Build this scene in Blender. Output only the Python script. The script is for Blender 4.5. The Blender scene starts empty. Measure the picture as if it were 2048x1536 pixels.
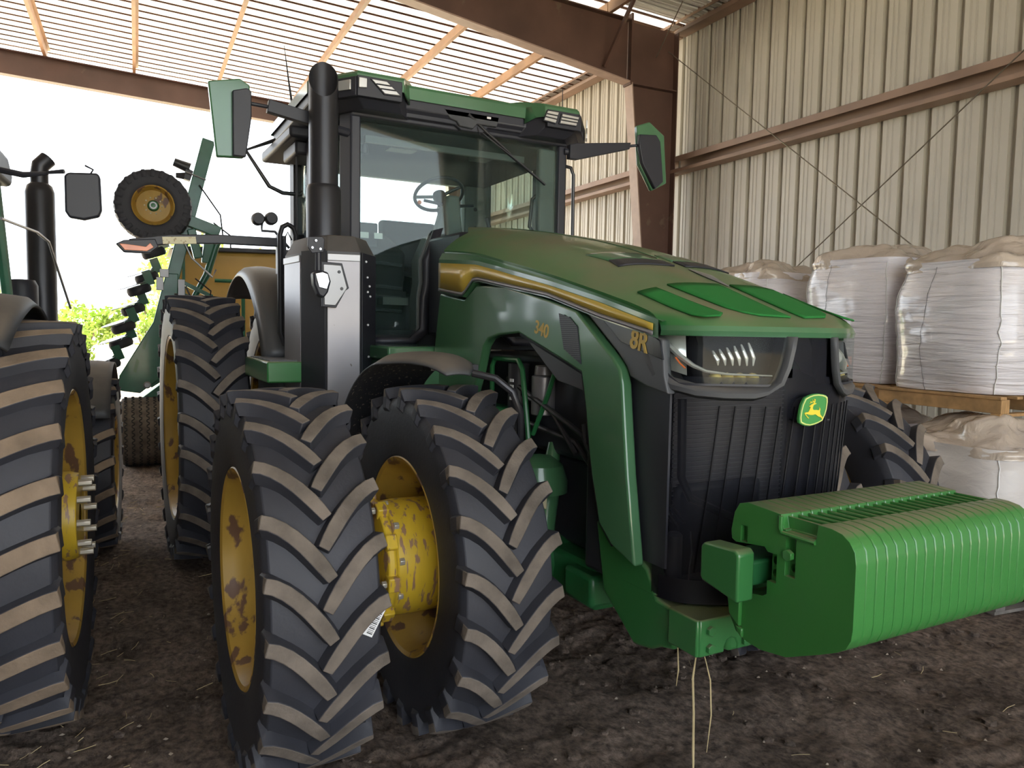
import bpy, bmesh, math, random
from math import sin, cos, pi, radians, sqrt, atan2
from mathutils import Vector, Matrix, noise
random.seed(7)
S = bpy.context.scene
COL = S.collection

# ------------------------------------------------------------------ camera, sky, sun, exposure
CX, CY, CZ = 3.172, -2.241, 1.76
YAW, PITCH, ROLL = radians(28.5), radians(4.2), radians(1.0)
fh = Vector((-cos(YAW), sin(YAW), 0)); R0 = Vector((sin(YAW), cos(YAW), 0))
FW = fh * cos(PITCH) + Vector((0, 0, -sin(PITCH))); U0 = R0.cross(FW)
RV = R0 * cos(ROLL) + U0 * sin(ROLL); UV = U0 * cos(ROLL) - R0 * sin(ROLL)
cam = bpy.data.cameras.new('camera'); co = bpy.data.objects.new('camera', cam); COL.objects.link(co)
cam.sensor_fit = 'HORIZONTAL'; cam.sensor_width = 36.0; cam.lens = 1538.0 / 2048.0 * 36.0
cam.clip_start = 0.05; cam.clip_end = 500
m = Matrix((RV, UV, -FW)).transposed().to_4x4(); m.translation = Vector((CX, CY, CZ)); co.matrix_world = m
S.camera = co
S.view_settings.view_transform = 'Standard'; S.view_settings.look = 'None'
S.view_settings.gamma = 1.0; S.view_settings.use_curve_mapping = False
S.view_settings.exposure = 0.95

w = bpy.data.worlds.new('sky'); S.world = w; w.use_nodes = True
bg = w.node_tree.nodes['Background']; bg.inputs[0].default_value = (0.86, 0.93, 1.0, 1); bg.inputs[1].default_value = 2.3

BROT = radians(-2.5)                       # the shed stands turned a little against the parked tractor
BM = Matrix.Translation((CX, CY, 0)) @ Matrix.Rotation(BROT, 4, 'Z')
sun = bpy.data.lights.new('sun', 'SUN'); sun.energy = 24.0; sun.angle = radians(1.0); sun.color = (1.0, 0.95, 0.86)
so = bpy.data.objects.new('sun', sun); COL.objects.link(so)
so.rotation_euler = Vector((0.55, 0.25, -1.0)).to_track_quat('-Z', 'Y').to_euler()

# ------------------------------------------------------------------ materials
def nt(mat): return mat.node_tree.nodes, mat.node_tree.links
def pbr(name, col, rough=0.5, metal=0.0, coat=0.0, spec=0.5, var=0.0, vscale=6.0, bump=0.0, bscale=40.0,
        dust=None, dustcol=(0.26, 0.21, 0.15), rust=None, rustcol=(0.13, 0.06, 0.03), rscale=9.0, stretch=None, dlo=0.25):
    mt = bpy.data.materials.new(name); mt.use_nodes = True; N, L = nt(mt); B = N['Principled BSDF']
    B.inputs['Roughness'].default_value = rough; B.inputs['Metallic'].default_value = metal
    B.inputs['Coat Weight'].default_value = coat; B.inputs['Coat Roughness'].default_value = 0.08
    B.inputs['Specular IOR Level'].default_value = spec
    B.inputs['Base Color'].default_value = (*col, 1)
    tc = N.new('ShaderNodeTexCoord'); src = tc.outputs['Object']
    if stretch:
        mp = N.new('ShaderNodeMapping'); mp.inputs['Scale'].default_value = stretch; L.new(src, mp.inputs[0]); src = mp.outputs[0]
    cur = None
    def mix(a, b, f):
        x = N.new('ShaderNodeMix'); x.data_type = 'RGBA'
        if hasattr(a, 'is_linked'): L.new(a, x.inputs[6])
        else: x.inputs[6].default_value = (*a, 1)
        if hasattr(b, 'is_linked'): L.new(b, x.inputs[7])
        else: x.inputs[7].default_value = (*b, 1)
        L.new(f, x.inputs[0]); return x.outputs[2]
    def ramp(v, lo, hi, mx=1.0):
        r = N.new('ShaderNodeMapRange'); r.inputs[1].default_value = lo; r.inputs[2].default_value = hi
        r.inputs[4].default_value = mx; L.new(v, r.inputs[0]); return r.outputs[0]
    def nz(scale, det=5.0):
        n = N.new('ShaderNodeTexNoise'); n.inputs['Scale'].default_value = scale; n.inputs['Detail'].default_value = det
        L.new(src, n.inputs['Vector']); return n.outputs['Fac']
    c = col
    if var > 0:
        c = mix(tuple(x * (1 - var) for x in col), tuple(min(1, x * (1 + var)) for x in col), ramp(nz(vscale), 0.3, 0.7))
    if rust: c = mix(c, rustcol, ramp(nz(rscale, 8), rust, rust + 0.04))
    if dust:
        g = N.new('ShaderNodeNewGeometry'); sx = N.new('ShaderNodeSeparateXYZ'); L.new(g.outputs['Normal'], sx.inputs[0])
        up = ramp(sx.outputs['Z'], dlo, 0.95, dust)
        mm = N.new('ShaderNodeMath'); mm.operation = 'MULTIPLY'; L.new(up, mm.inputs[0]); L.new(ramp(nz(3.0, 6), 0.2, 0.62), mm.inputs[1])
        c = mix(c, dustcol, mm.outputs[0])
        rr = N.new('ShaderNodeMath'); rr.operation = 'MULTIPLY_ADD'; L.new(mm.outputs[0], rr.inputs[0]); rr.inputs[1].default_value = 0.3; rr.inputs[2].default_value = rough
        L.new(rr.outputs[0], B.inputs['Roughness'])
        if coat:
            rc = N.new('ShaderNodeMath'); rc.operation = 'MULTIPLY_ADD'; L.new(mm.outputs[0], rc.inputs[0]); rc.inputs[1].default_value = -coat * 0.8; rc.inputs[2].default_value = coat
            L.new(rc.outputs[0], B.inputs['Coat Weight'])
    if hasattr(c, 'is_linked'): L.new(c, B.inputs['Base Color'])
    if bump > 0:
        b = N.new('ShaderNodeBump'); b.inputs['Strength'].default_value = bump; b.inputs['Distance'].default_value = 0.01
        L.new(nz(bscale, 6), b.inputs['Height']); L.new(b.outputs[0], B.inputs['Normal'])
    return mt
def glassy(name, tint=(0.8, 0.9, 0.88), gloss=0.12, rough=0.02, base=None, bmix=0.0, fm=0.8):
    mt = bpy.data.materials.new(name); mt.use_nodes = True; N, L = nt(mt); N.remove(N['Principled BSDF'])
    out = N['Material Output']; t = N.new('ShaderNodeBsdfTransparent'); t.inputs[0].default_value = (*tint, 1)
    g = N.new('ShaderNodeBsdfGlossy'); g.inputs['Roughness'].default_value = rough
    fr = N.new('ShaderNodeFresnel'); fr.inputs[0].default_value = 1.45
    ml = N.new('ShaderNodeMath'); ml.operation = 'MULTIPLY_ADD'; ml.inputs[1].default_value = fm; ml.inputs[2].default_value = gloss * 0.3
    L.new(fr.outputs[0], ml.inputs[0])
    mx = N.new('ShaderNodeMixShader'); L.new(ml.outputs[0], mx.inputs[0]); L.new(t.outputs[0], mx.inputs[1]); L.new(g.outputs[0], mx.inputs[2])
    last = mx.outputs[0]
    if base:
        d = N.new('ShaderNodeBsdfDiffuse'); d.inputs[0].default_value = (*base, 1)
        m2 = N.new('ShaderNodeMixShader'); m2.inputs[0].default_value = bmix; L.new(last, m2.inputs[1]); L.new(d.outputs[0], m2.inputs[2]); last = m2.outputs[0]
    L.new(last, out.inputs[0]); return mt

GREEN = (0.040, 0.19, 0.055)
M = {}
M['paint'] = pbr('green_paint', GREEN, 0.30, coat=0.6, dust=0.75, dustcol=(0.22, 0.19, 0.12))
M['hood'] = pbr('green_hood_paint', GREEN, 0.30, coat=0.55, dust=0.9, dustcol=(0.205, 0.185, 0.11), dlo=0.5)
M['gloss'] = pbr('clean_green_paint', (.062, .175, .082), 0.30, coat=0.8, var=.14, vscale=2)
M['padgreen'] = pbr('green_textured_pad', (0.028, 0.20, 0.045), 0.75, bump=0.25, bscale=900, spec=0.2)
M['paintdark'] = pbr('dark_green_casting', (0.02, 0.14, 0.045), 0.4, coat=0.2, var=0.2)
M['weight'] = pbr('green_cast_iron_paint', (0.045, 0.22, 0.048), 0.30, coat=0.5, dust=0.75, dustcol=(0.24, 0.21, 0.13), dlo=0.8, bump=0.05, bscale=120)
M['yellow'] = pbr('yellow_wheel_paint', (0.47, 0.29, 0.05), 0.42, rust=0.565, rustcol=(0.16, 0.085, 0.05), rscale=10, var=0.15, stretch=(1, 1, 0.5))
M['yellowhub'] = pbr('scratched_yellow_paint', (0.66, 0.45, 0.035), 0.38, rust=0.56, rustcol=(0.33, 0.19, 0.11), rscale=14, var=0.1, stretch=(1.6, 3.0, 0.5))
M['stripe'] = pbr('yellow_stripe_film', (0.60, 0.43, 0.07), 0.3, coat=0.5)
M['logo_y'] = pbr('yellow_emblem_paint', (0.85, 0.68, 0.05), 0.45)
M['logo_p'] = pbr('pale_yellow_emblem_edge', (0.72, 0.78, 0.25), 0.45)
M['logo_g'] = pbr('green_emblem_paint', (0.06, 0.30, 0.07), 0.45)
M['text_y'] = pbr('tan_yellow_lettering', (0.60, 0.42, 0.10), 0.5)
M['rubber'] = pbr('black_tyre_rubber', (0.036, 0.037, 0.047), 0.60, var=0.25, vscale=3, bump=0.12, bscale=60, spec=0.5)
M['lugtop'] = pbr('dusty_tread_rubber', (0.155, 0.128, 0.105), 0.85, var=0.35, vscale=9, bump=0.3, bscale=90)
M['lugmud'] = pbr('muddy_tread_rubber', (0.25, 0.185, 0.13), 0.9, var=0.3, vscale=7, bump=0.4, bscale=60)
M['plastic'] = pbr('black_plastic', (0.026, 0.027, 0.036), 0.45, spec=0.5, bump=0.04, bscale=300)
M['blackgloss'] = pbr('gloss_black_panel', (0.012, 0.013, 0.018), 0.2, spec=0.3)
M['greyplastic'] = pbr('dark_grey_plastic', (0.075, 0.078, 0.085), 0.42, dust=0.5, dustcol=(0.2, 0.16, 0.125), dlo=0.6)
M['fender'] = pbr('dusty_fender_plastic', (0.05, 0.052, 0.058), 0.5, dust=0.85, dustcol=(0.20, 0.165, 0.13), var=0.2)
M['mudfender'] = pbr('mud_specked_plastic', (0.035, 0.036, 0.042), 0.6, rust=0.62, rustcol=(0.30, 0.25, 0.20), rscale=60)
M['stack'] = pbr('satin_black_steel', (0.035, 0.035, 0.040), 0.36, metal=0.3, var=0.1)
M['silver'] = pbr('satin_grey_panel', (0.27, 0.26, 0.275), 0.36, metal=0.45, var=0.12, vscale=2, rust=0.72, rustcol=(0.13, 0.11, 0.1), rscale=22)
M['silverl'] = pbr('light_metal', (0.36, 0.36, 0.37), 0.4, metal=0.6)
M['chrome'] = pbr('chrome', (0.85, 0.86, 0.88), 0.12, metal=1.0)
M['bolt'] = pbr('zinc_bolt', (0.60, 0.57, 0.50), 0.35, metal=0.6)
M['lampglow'] = pbr('lamp_reflector', (0.70, 0.69, 0.66), 0.25, metal=0.5)
M['goldcone'] = pbr('gold_lamp_reflector', (0.75, 0.60, 0.22), 0.35, metal=0.3)
M['lampblack'] = pbr('lamp_housing_black', (.006, .006, .009), .55, spec=.25)
M['lens'] = glassy('clear_lens', (0.92, 0.96, 0.96), 0.0, 0.03, fm=0.28)
M['glass'] = glassy('cab_glass', (0.86, 0.93, 0.91), 0.04, 0.02, fm=0.42, base=(0.35, 0.55, 0.55), bmix=0.012)
M['mesh'] = glassy('fine_black_mesh', (0.9, 0.9, 0.9), 0.0, 0.4, base=(0.016, 0.017, 0.024), bmix=0.62)
M['amber'] = pbr('amber_lens', (0.85, 0.24, 0.07), 0.3, coat=0.5, var=0.2)
M['cream'] = pbr('worn_reflector_film', (0.66, 0.60, 0.40), 0.5, rust=0.58, rustcol=(0.40, 0.30, 0.16), rscale=60)
M['greytrim'] = pbr('cab_grey_trim', (0.11, 0.12, 0.115), 0.6)
M['seatcloth'] = pbr('cab_seat_cloth', (0.025, 0.028, 0.03), 0.8, var=0.2)
M['hose'] = pbr('black_hose', (0.03, 0.03, 0.034), 0.4)
M['orange'] = pbr('orange_red_plastic', (0.75, 0.16, 0.04), 0.4)
M['paper'] = pbr('white_sticker', (0.80, 0.80, 0.80), 0.6)
M['ink'] = pbr('black_ink', (0.03, 0.03, 0.03), 0.7)
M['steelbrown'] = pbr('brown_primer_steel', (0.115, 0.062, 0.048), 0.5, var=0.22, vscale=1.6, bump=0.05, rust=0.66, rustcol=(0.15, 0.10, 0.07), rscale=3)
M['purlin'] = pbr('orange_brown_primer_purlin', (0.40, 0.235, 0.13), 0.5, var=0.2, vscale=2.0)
M['girt'] = pbr('brown_primer_girt_and_rib_shade', (0.27, 0.175, 0.125), 0.5, var=0.22, vscale=1.5)
M['litflange'] = pbr('brown_steel_lit_in_colour', (0.42, 0.30, 0.24), 0.5, var=0.1)  # same brown frame steel, the light on its flanges put into the colour
M['wire'] = pbr('steel_cable', (0.22, 0.19, 0.15), 0.5, metal=0.6)
M['wood'] = pbr('pallet_wood', (0.42, 0.25, 0.11), 0.8, var=0.25, vscale=12, stretch=(1, 8, 1))
M['oldwood'] = pbr('grey_old_wood', (0.16, 0.145, 0.13), 0.85, var=0.3, vscale=12)
M['straw'] = pbr('dry_straw', (0.55, 0.44, 0.24), 0.8, var=0.2)
M['pebble'] = pbr('pale_stone_chips', (0.34, 0.28, 0.22), 0.9, var=0.3)
M['tank'] = pbr('yellow_hopper_plastic', (0.62, 0.38, 0.09), 0.45, var=0.12, vscale=2)
M['impgreen'] = pbr('implement_green_paint', (0.022, 0.135, 0.075), 0.35, coat=0.3, var=0.15)
M['leaf'] = pbr('sunlit_leaves', (0.30, 0.42, 0.08), 0.6, var=0.5, vscale=3)
M['bark'] = pbr('bush_stem', (0.16, 0.11, 0.07), 0.9)

def sheet(name, col, rough, trans=0.0):
    mt = pbr(name, col, rough, var=0.06, vscale=1.2)
    if trans: mt.node_tree.nodes['Principled BSDF'].inputs['Transmission Weight'].default_value = 0.0
    return mt
M['wallsheet'] = sheet('cream_wall_sheet', (0.52, 0.49, 0.42), 0.42)
M['darksheet'] = sheet('darkened_wall_sheet', (0.12, 0.10, 0.085), 0.5)  # darkened so the unseen walls send little light back
M['roofsheet'] = sheet('white_roof_sheet', (0.72, 0.71, 0.68), 0.45)

def translucent(name, col, f):
    mt = bpy.data.materials.new(name); mt.use_nodes = True; N, L = nt(mt); B = N['Principled BSDF']; B.inputs['Base Color'].default_value = (*col, 1); B.inputs['Roughness'].default_value = .5
    t = N.new('ShaderNodeBsdfTranslucent'); t.inputs[0].default_value = (.95, .93, .88, 1); x = N.new('ShaderNodeMixShader'); x.inputs[0].default_value = f
    L.new(B.outputs[0], x.inputs[1]); L.new(t.outputs[0], x.inputs[2]); L.new(x.outputs[0], N['Material Output'].inputs[0]); return mt
M['brightsheet'] = translucent('white_roof_sheet_added_light', (.72, .71, .68), .10)  # translucency added to brighten the white sheets of the far bay
# dirt
def dirt():
    mt = bpy.data.materials.new('trodden_dirt'); mt.use_nodes = True; N, L = nt(mt); B = N['Principled BSDF']
    tc = N.new('ShaderNodeTexCoord'); B.inputs['Roughness'].default_value = 0.95; B.inputs['Specular IOR Level'].default_value = 0.15
    def nz(s, d, st=None):
        n = N.new('ShaderNodeTexNoise'); n.inputs['Scale'].default_value = s; n.inputs['Detail'].default_value = d; n.inputs['Roughness'].default_value = 0.65
        if st:
            mp = N.new('ShaderNodeMapping'); mp.inputs['Scale'].default_value = st; mp.inputs['Rotation'].default_value = (0, 0, 0.5); L.new(tc.outputs['Object'], mp.inputs[0]); L.new(mp.outputs[0], n.inputs['Vector'])
        else: L.new(tc.outputs['Object'], n.inputs['Vector'])
        return n.outputs['Fac']
    r = N.new('ShaderNodeValToRGB'); L.new(nz(2.2, 8), r.inputs[0])
    r.color_ramp.elements[0].position = 0.34; r.color_ramp.elements[0].color = (0.125, 0.098, 0.083, 1)
    r.color_ramp.elements[1].position = 0.68; r.color_ramp.elements[1].color = (0.31, 0.245, 0.205, 1)
    r2 = N.new('ShaderNodeValToRGB'); L.new(nz(26, 8), r2.inputs[0])
    r2.color_ramp.elements[0].position = 0.35; r2.color_ramp.elements[0].color = (0.35, 0.35, 0.35, 1)
    r2.color_ramp.elements[1].position = 0.72; r2.color_ramp.elements[1].color = (1.7, 1.62, 1.55, 1)
    x = N.new('ShaderNodeMix'); x.data_type = 'RGBA'; x.blend_type = 'MULTIPLY'; x.inputs[0].default_value = 0.85
    L.new(r.outputs[0], x.inputs[6]); L.new(r2.outputs[0], x.inputs[7]); L.new(x.outputs[2], B.inputs['Base Color'])
    b = N.new('ShaderNodeBump'); b.inputs['Strength'].default_value = 0.9; b.inputs['Distance'].default_value = 0.05
    ad = N.new('ShaderNodeMath'); ad.operation = 'ADD'; L.new(nz(24, 12), ad.inputs[0]); L.new(nz(7, 8, (1, 4, 1)), ad.inputs[1])
    L.new(ad.outputs[0], b.inputs['Height']); L.new(b.outputs[0], B.inputs['Normal']); return mt
M['dirt'] = dirt()
M['outground'] = pbr('dry_sunlit_yard', (0.50, 0.44, 0.32), 0.95, var=0.25, vscale=0.4)

def bagmat(name, col, sc, strength, rough=0.32, coat=0.5):
    mt = bpy.data.materials.new(name); mt.use_nodes = True; N, L = nt(mt); B = N['Principled BSDF']
    B.inputs['Base Color'].default_value = (*col, 1); B.inputs['Roughness'].default_value = rough; B.inputs['Coat Weight'].default_value = coat
    B.inputs['Coat Roughness'].default_value = 0.1
    tc = N.new('ShaderNodeTexCoord'); mp = N.new('ShaderNodeMapping'); mp.inputs['Scale'].default_value = sc; L.new(tc.outputs['Object'], mp.inputs[0])
    n = N.new('ShaderNodeTexNoise'); n.inputs['Scale'].default_value = 1.0; n.inputs['Detail'].default_value = 4; n.inputs['Distortion'].default_value = 0.6; L.new(mp.outputs[0], n.inputs['Vector'])
    b = N.new('ShaderNodeBump'); b.inputs['Strength'].default_value = strength; b.inputs['Distance'].default_value = 0.03; L.new(n.outputs['Fac'], b.inputs['Height']); L.new(b.outputs[0], B.inputs['Normal'])
    return mt
M['bag'] = bagmat('white_woven_bag_in_film', (0.82, 0.79, 0.83), (2.2, 2.2, 30), 1.0, 0.3, 0.9)
M['bagplain'] = bagmat('white_woven_bag_dusty', (0.66, 0.62, 0.60), (7, 7, 16), 0.35, 0.5, 0.15)
M['film'] = bagmat('crumpled_dusty_film', (0.58, 0.49, 0.41), (7, 7, 7), 1.0, 0.22, 0.9)

# ------------------------------------------------------------------ mesh helpers
class MB:
    def __init__(s, M_=None): s.v = []; s.f = []; s.m = []; s.T = M_
    def add(s, vs, fs, mi=0):
        o = len(s.v); s.v += [tuple((s.T @ Vector(p)) if s.T else p) for p in vs]
        for f in fs: s.f.append([i + o for i in f]); s.m.append(mi)
        return s
    def box(s, x0, x1, y0, y1, z0, z1, mi=0):
        return s.add([(x0, y0, z0), (x1, y0, z0), (x1, y1, z0), (x0, y1, z0), (x0, y0, z1), (x1, y0, z1), (x1, y1, z1), (x0, y1, z1)],
                     [(0, 3, 2, 1), (4, 5, 6, 7), (0, 1, 5, 4), (1, 2, 6, 5), (2, 3, 7, 6), (3, 0, 4, 7)], mi)
    def prism(s, poly, ax, a, b, mi=0, mb=None):
        def P(p, h): return {'X': (h, p[0], p[1]), 'Y': (p[0], h, p[1]), 'Z': (p[0], p[1], h)}[ax]
        n = len(poly); vs = [P(p, a) for p in poly] + [P(p, b) for p in poly]
        s.add(vs, [tuple(range(n - 1, -1, -1)), tuple(range(n, 2 * n))], mi)
        o = len(s.v) - 2 * n
        for i in range(n): j = (i + 1) % n; s.f.append([o + i, o + j, o + n + j, o + n + i]); s.m.append(mi if mb is None else mb)
        return s
    def tube(s, pts, r, n=10, mi=0, caps=True, flat=1.0):
        pts = [Vector(p) for p in pts]; k = len(pts); rs = r if isinstance(r, (list, tuple)) else [r] * k
        t = (pts[1] - pts[0]).normalized(); up = Vector((0, 0, 1)) if abs(t.z) < 0.9 else Vector((1, 0, 0))
        a = t.cross(up).normalized(); vs = []
        for i in range(k):
            t = (pts[min(i + 1, k - 1)] - pts[max(i - 1, 0)]).normalized()
            a = (a - t * a.dot(t)).normalized(); b = t.cross(a)
            for j in range(n):
                q = 2 * pi * j / n; vs.append(pts[i] + a * cos(q) * rs[i] + b * sin(q) * rs[i] * flat)
        fs = [(i * n + j, i * n + (j + 1) % n, (i + 1) * n + (j + 1) % n, (i + 1) * n + j) for i in range(k - 1) for j in range(n)]
        if caps: fs += [tuple(range(n - 1, -1, -1)), tuple(range((k - 1) * n, k * n))]
        return s.add(vs, fs, mi)
    def beam(s, a, b, wdt, hgt, up=(0, 0, 1), mi=0):
        a = Vector(a); b = Vector(b); t = (b - a).normalized(); u = Vector(up); sd = t.cross(u).normalized(); u = sd.cross(t)
        vs = [p + sd * x * wdt / 2 + u * y * hgt / 2 for p in (a, b) for x, y in ((-1, -1), (1, -1), (1, 1), (-1, 1))]
        return s.add(vs, [(3, 2, 1, 0), (4, 5, 6, 7), (0, 1, 5, 4), (1, 2, 6, 5), (2, 3, 7, 6), (3, 0, 4, 7)], mi)
    def lathe(s, prof, org, ax='Y', n=48, mi=0, a0=0.0, a1=2 * pi, sq=None):
        full = abs(a1 - a0 - 2 * pi) < 1e-6; k = n if full else n + 1; vs = []
        for i in range(k):
            q = a0 + (a1 - a0) * i / n
            for r, h in prof:
                c, d = r * cos(q), r * sin(q)
                vs.append({'Y': (org[0] + c, org[1] + h, org[2] + d), 'Z': (org[0] + c, org[1] + d, org[2] + h), 'X': (org[0] + h, org[1] + c, org[2] + d)}[ax])
        p = len(prof); fs = []
        for i in range(n):
            j = (i + 1) % k
            for e in range(p - 1): fs.append((i * p + e, i * p + e + 1, j * p + e + 1, j * p + e))
        return s.add(vs, fs, mi)
    def grid(s, fn, nu, nv, mi=0):
        vs = [fn(i / nu, j / nv) for i in range(nu + 1) for j in range(nv + 1)]
        return s.add(vs, [(i * (nv + 1) + j, (i + 1) * (nv + 1) + j, (i + 1) * (nv + 1) + j + 1, i * (nv + 1) + j + 1) for i in range(nu) for j in range(nv)], mi)
    def build(s, name, mats, parent=None, bevel=0.0, seg=2, ang=35, solid=0.0, sub=0):
        me = bpy.data.meshes.new(name); me.from_pydata([tuple(p) for p in s.v], [], s.f)
        if not isinstance(mats, (list, tuple)): mats = [mats]
        for q in mats: me.materials.append(M[q] if isinstance(q, str) else q)
        me.polygons.foreach_set('material_index', s.m)
        b = bmesh.new(); b.from_mesh(me); bmesh.ops.recalc_face_normals(b, faces=b.faces); b.to_mesh(me); b.free()
        me.shade_smooth(); me.set_sharp_from_angle(angle=radians(ang))
        o = bpy.data.objects.new(name, me); COL.objects.link(o)
        if parent: o.parent = parent
        if solid: q = o.modifiers.new('solid', 'SOLIDIFY'); q.thickness = solid; q.offset = 0
        if sub: q = o.modifiers.new('sub', 'SUBSURF'); q.levels = sub; q.render_levels = sub
        if bevel: q = o.modifiers.new('bevel', 'BEVEL'); q.width = bevel; q.segments = seg; q.limit_method = 'ANGLE'; q.angle_limit = radians(35); q.harden_normals = False
        return o
def empty(name, label, cat, loc=(0, 0, 0), rz=0.0, group=None):
    o = bpy.data.objects.new(name, None); COL.objects.link(o); o.location = loc; o.rotation_euler = (0, 0, rz)
    return tag(o, label, cat, group)
def tag(o, label, cat, group=None, kind=None):
    o['label'] = label; o['category'] = cat
    if group: o['group'] = group
    if kind: o['kind'] = kind
    return o
def struct(o, label, cat, local=True, group=None):
    if local: o.matrix_world = BM
    return tag(o, label, cat, group, 'structure')
def dup(o, parent=None):
    c = o.copy(); COL.objects.link(c); c.parent = parent
    for ch in list(o.children):
        dup(ch, c)
    return c
def text(name, body, size, mat, loc, rot, parent, off=0.0, ext=0.002, shear=0.0, label=None, sx=1.0):
    cu = bpy.data.curves.new(name, 'FONT'); cu.body = body; cu.size = size; cu.extrude = ext; cu.offset = off; cu.shear = shear
    cu.align_x = 'CENTER'; cu.align_y = 'CENTER'
    o = bpy.data.objects.new(name, cu); COL.objects.link(o)
    dg = bpy.context.evaluated_depsgraph_get(); me = bpy.data.meshes.new_from_object(o.evaluated_get(dg)); bpy.data.objects.remove(o)
    me.materials.clear(); me.materials.append(M[mat]); o = bpy.data.objects.new(name, me); COL.objects.link(o)
    o.location = loc; o.rotation_euler = rot; o.scale = (sx, 1, 1); o.parent = parent
    if label: o['label'] = label
    return o
def itp(x, t):
    if x <= t[0][0]: return t[0][1]
    for (a, b), (c, d) in zip(t, t[1:]):
        if x <= c: return b + (d - b) * (x - a) / (c - a)
    return t[-1][1]
def arc(cx, cz, r, a0, a1, n): return [(cx + r * cos(radians(a0 + (a1 - a0) * i / n)), cz + r * sin(radians(a0 + (a1 - a0) * i / n))) for i in range(n + 1)]
def bl(x, y, z): return BM @ Vector((x, y, z))      # shed coordinates to world

# ------------------------------------------------------------------ SHED
WALL = 7.75
def rz(y): return 6.50 + 0.05 * (WALL - y)            # underside of the roof sheets
def corr(x0, x1, pitch=0.305):                        # profile of the trapezoid sheet: (along, out)
    pts = []; x = x0
    while x < x1:
        pts += [(x, 0), (x + 0.040, 0.0), (x + 0.052, 0.050), (x + 0.105, 0.050), (x + 0.117, 0), (x + 0.17, 0), (x + 0.178, 0.008), (x + 0.195, 0.008), (x + 0.203, 0), (x + 0.235, 0), (x + 0.243, 0.008), (x + 0.26, 0.008), (x + 0.268, 0)]
        x += pitch
    return pts
pr = corr(-18.0, 5.5)
mb = MB(); mb.add([(x, -14.0 - h, z) for x, h in pr for z in (-0.1, 7.55)], [(2 * i, 2 * i + 2, 2 * i + 3, 2 * i + 1) for i in range(len(pr) - 1)])
struct(mb.build('wall_left', 'darksheet', ang=20), 'ribbed steel sheet wall on the far side of the shed', 'wall')
mb = MB(); mb.add([(x, WALL + 0.02 + h, z) for x, h in pr for z in (-0.1, 6.62)], [(2 * i, 2 * i + 2, 2 * i + 3, 2 * i + 1) for i in range(len(pr) - 1)])
struct(mb.build('wall_right', 'wallsheet', ang=20), 'cream ribbed steel sheet wall behind the white bulk bags', 'wall')
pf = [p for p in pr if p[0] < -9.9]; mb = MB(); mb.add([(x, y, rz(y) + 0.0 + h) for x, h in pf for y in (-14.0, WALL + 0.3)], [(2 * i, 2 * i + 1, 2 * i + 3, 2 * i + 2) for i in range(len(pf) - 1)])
mb.m = [1 if (i % 13) in (1, 2, 3) else 0 for i in range(len(mb.f))]  # shading of the ribs put into the colour: brown rib faces
struct(mb.build('ceiling_bay', ['brightsheet', 'girt'], ang=20), 'white ribbed roof sheeting over the far bay, made light-passing to brighten it', 'ceiling')
pf = [p for p in pr if p[0] >= -10.0]; mb = MB(); mb.add([(x, y, rz(y) + 0.0 + h) for x, h in pf for y in (-14.0, WALL + 0.3)], [(2 * i, 2 * i + 1, 2 * i + 3, 2 * i + 2) for i in range(len(pf) - 1)])
struct(mb.build('ceiling', 'roofsheet', ang=20), 'white ribbed steel roof sheeting over the front bays', 'ceiling')
for nm, x0, a, b, lab in (('added_wall_front', 5.6, -14.0, -3.6, 'unseen dark ribbed sheet wall added at the shed front to cut side light'),):  # out of view, added to narrow the opening and darken the tractor's side
    pw = corr(a, b); mb = MB(); mb.add([(x0 + (h if x0 > 0 else -h), y, z) for y, h in pw for z in (-0.1, 7.6)], [(2 * i, 2 * i + 2, 2 * i + 3, 2 * i + 1) for i in range(len(pw) - 1)])
    struct(mb.build(nm, 'darksheet', ang=20), lab, 'wall')
n = 0
for i, y in enumerate([-11.0, -9.4, -7.8, -6.2, -4.6, -3.0, -1.45, 0.08, 1.62, 3.2, 4.78, 6.35]):
    for x0, x1 in ((-17.75, -9.95), (-9.95, -2.3), (-2.3, 5.4)):
        if y < -4 and x0 < -10: pass
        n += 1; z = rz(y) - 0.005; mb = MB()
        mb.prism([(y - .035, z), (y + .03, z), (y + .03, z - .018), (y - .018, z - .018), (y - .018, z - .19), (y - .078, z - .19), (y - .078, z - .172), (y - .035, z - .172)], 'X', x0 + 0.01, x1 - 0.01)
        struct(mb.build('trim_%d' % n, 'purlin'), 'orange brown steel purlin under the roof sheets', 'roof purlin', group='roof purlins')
for k, (z, lab) in enumerate(((6.44, 'brown eave strut along the top of the ribbed wall'), (4.33, 'brown steel girt across the ribbed wall above the bags'), (2.25, 'brown steel girt across the ribbed wall behind the bags'))):
    for x0, x1, c in ((-17.9, -10.0, 'beyond'), (-9.95, -2.3, 'before'), (-2.3, 5.4, 'far')):
        n += 1; mb = MB()
        mb.prism([(WALL, z + .12), (WALL - .2, z + .12), (WALL - .2, z + .03), (WALL - .19, z + .03), (WALL - .19, z + .11), (WALL - .012, z + .11), (WALL - .012, z - .10), (WALL - .2, z - .12), (WALL - .2, z - .075), (WALL - .21, z - .075), (WALL - .21, z - .13), (WALL, z - .13)], 'X', x0, x1)
        struct(mb.build('trim_%d' % n, 'girt', bevel=.004), lab + {'beyond': ', past the column', 'before': ', this side of the column', 'far': ', nearest the shed front'}[c], 'girt')
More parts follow.
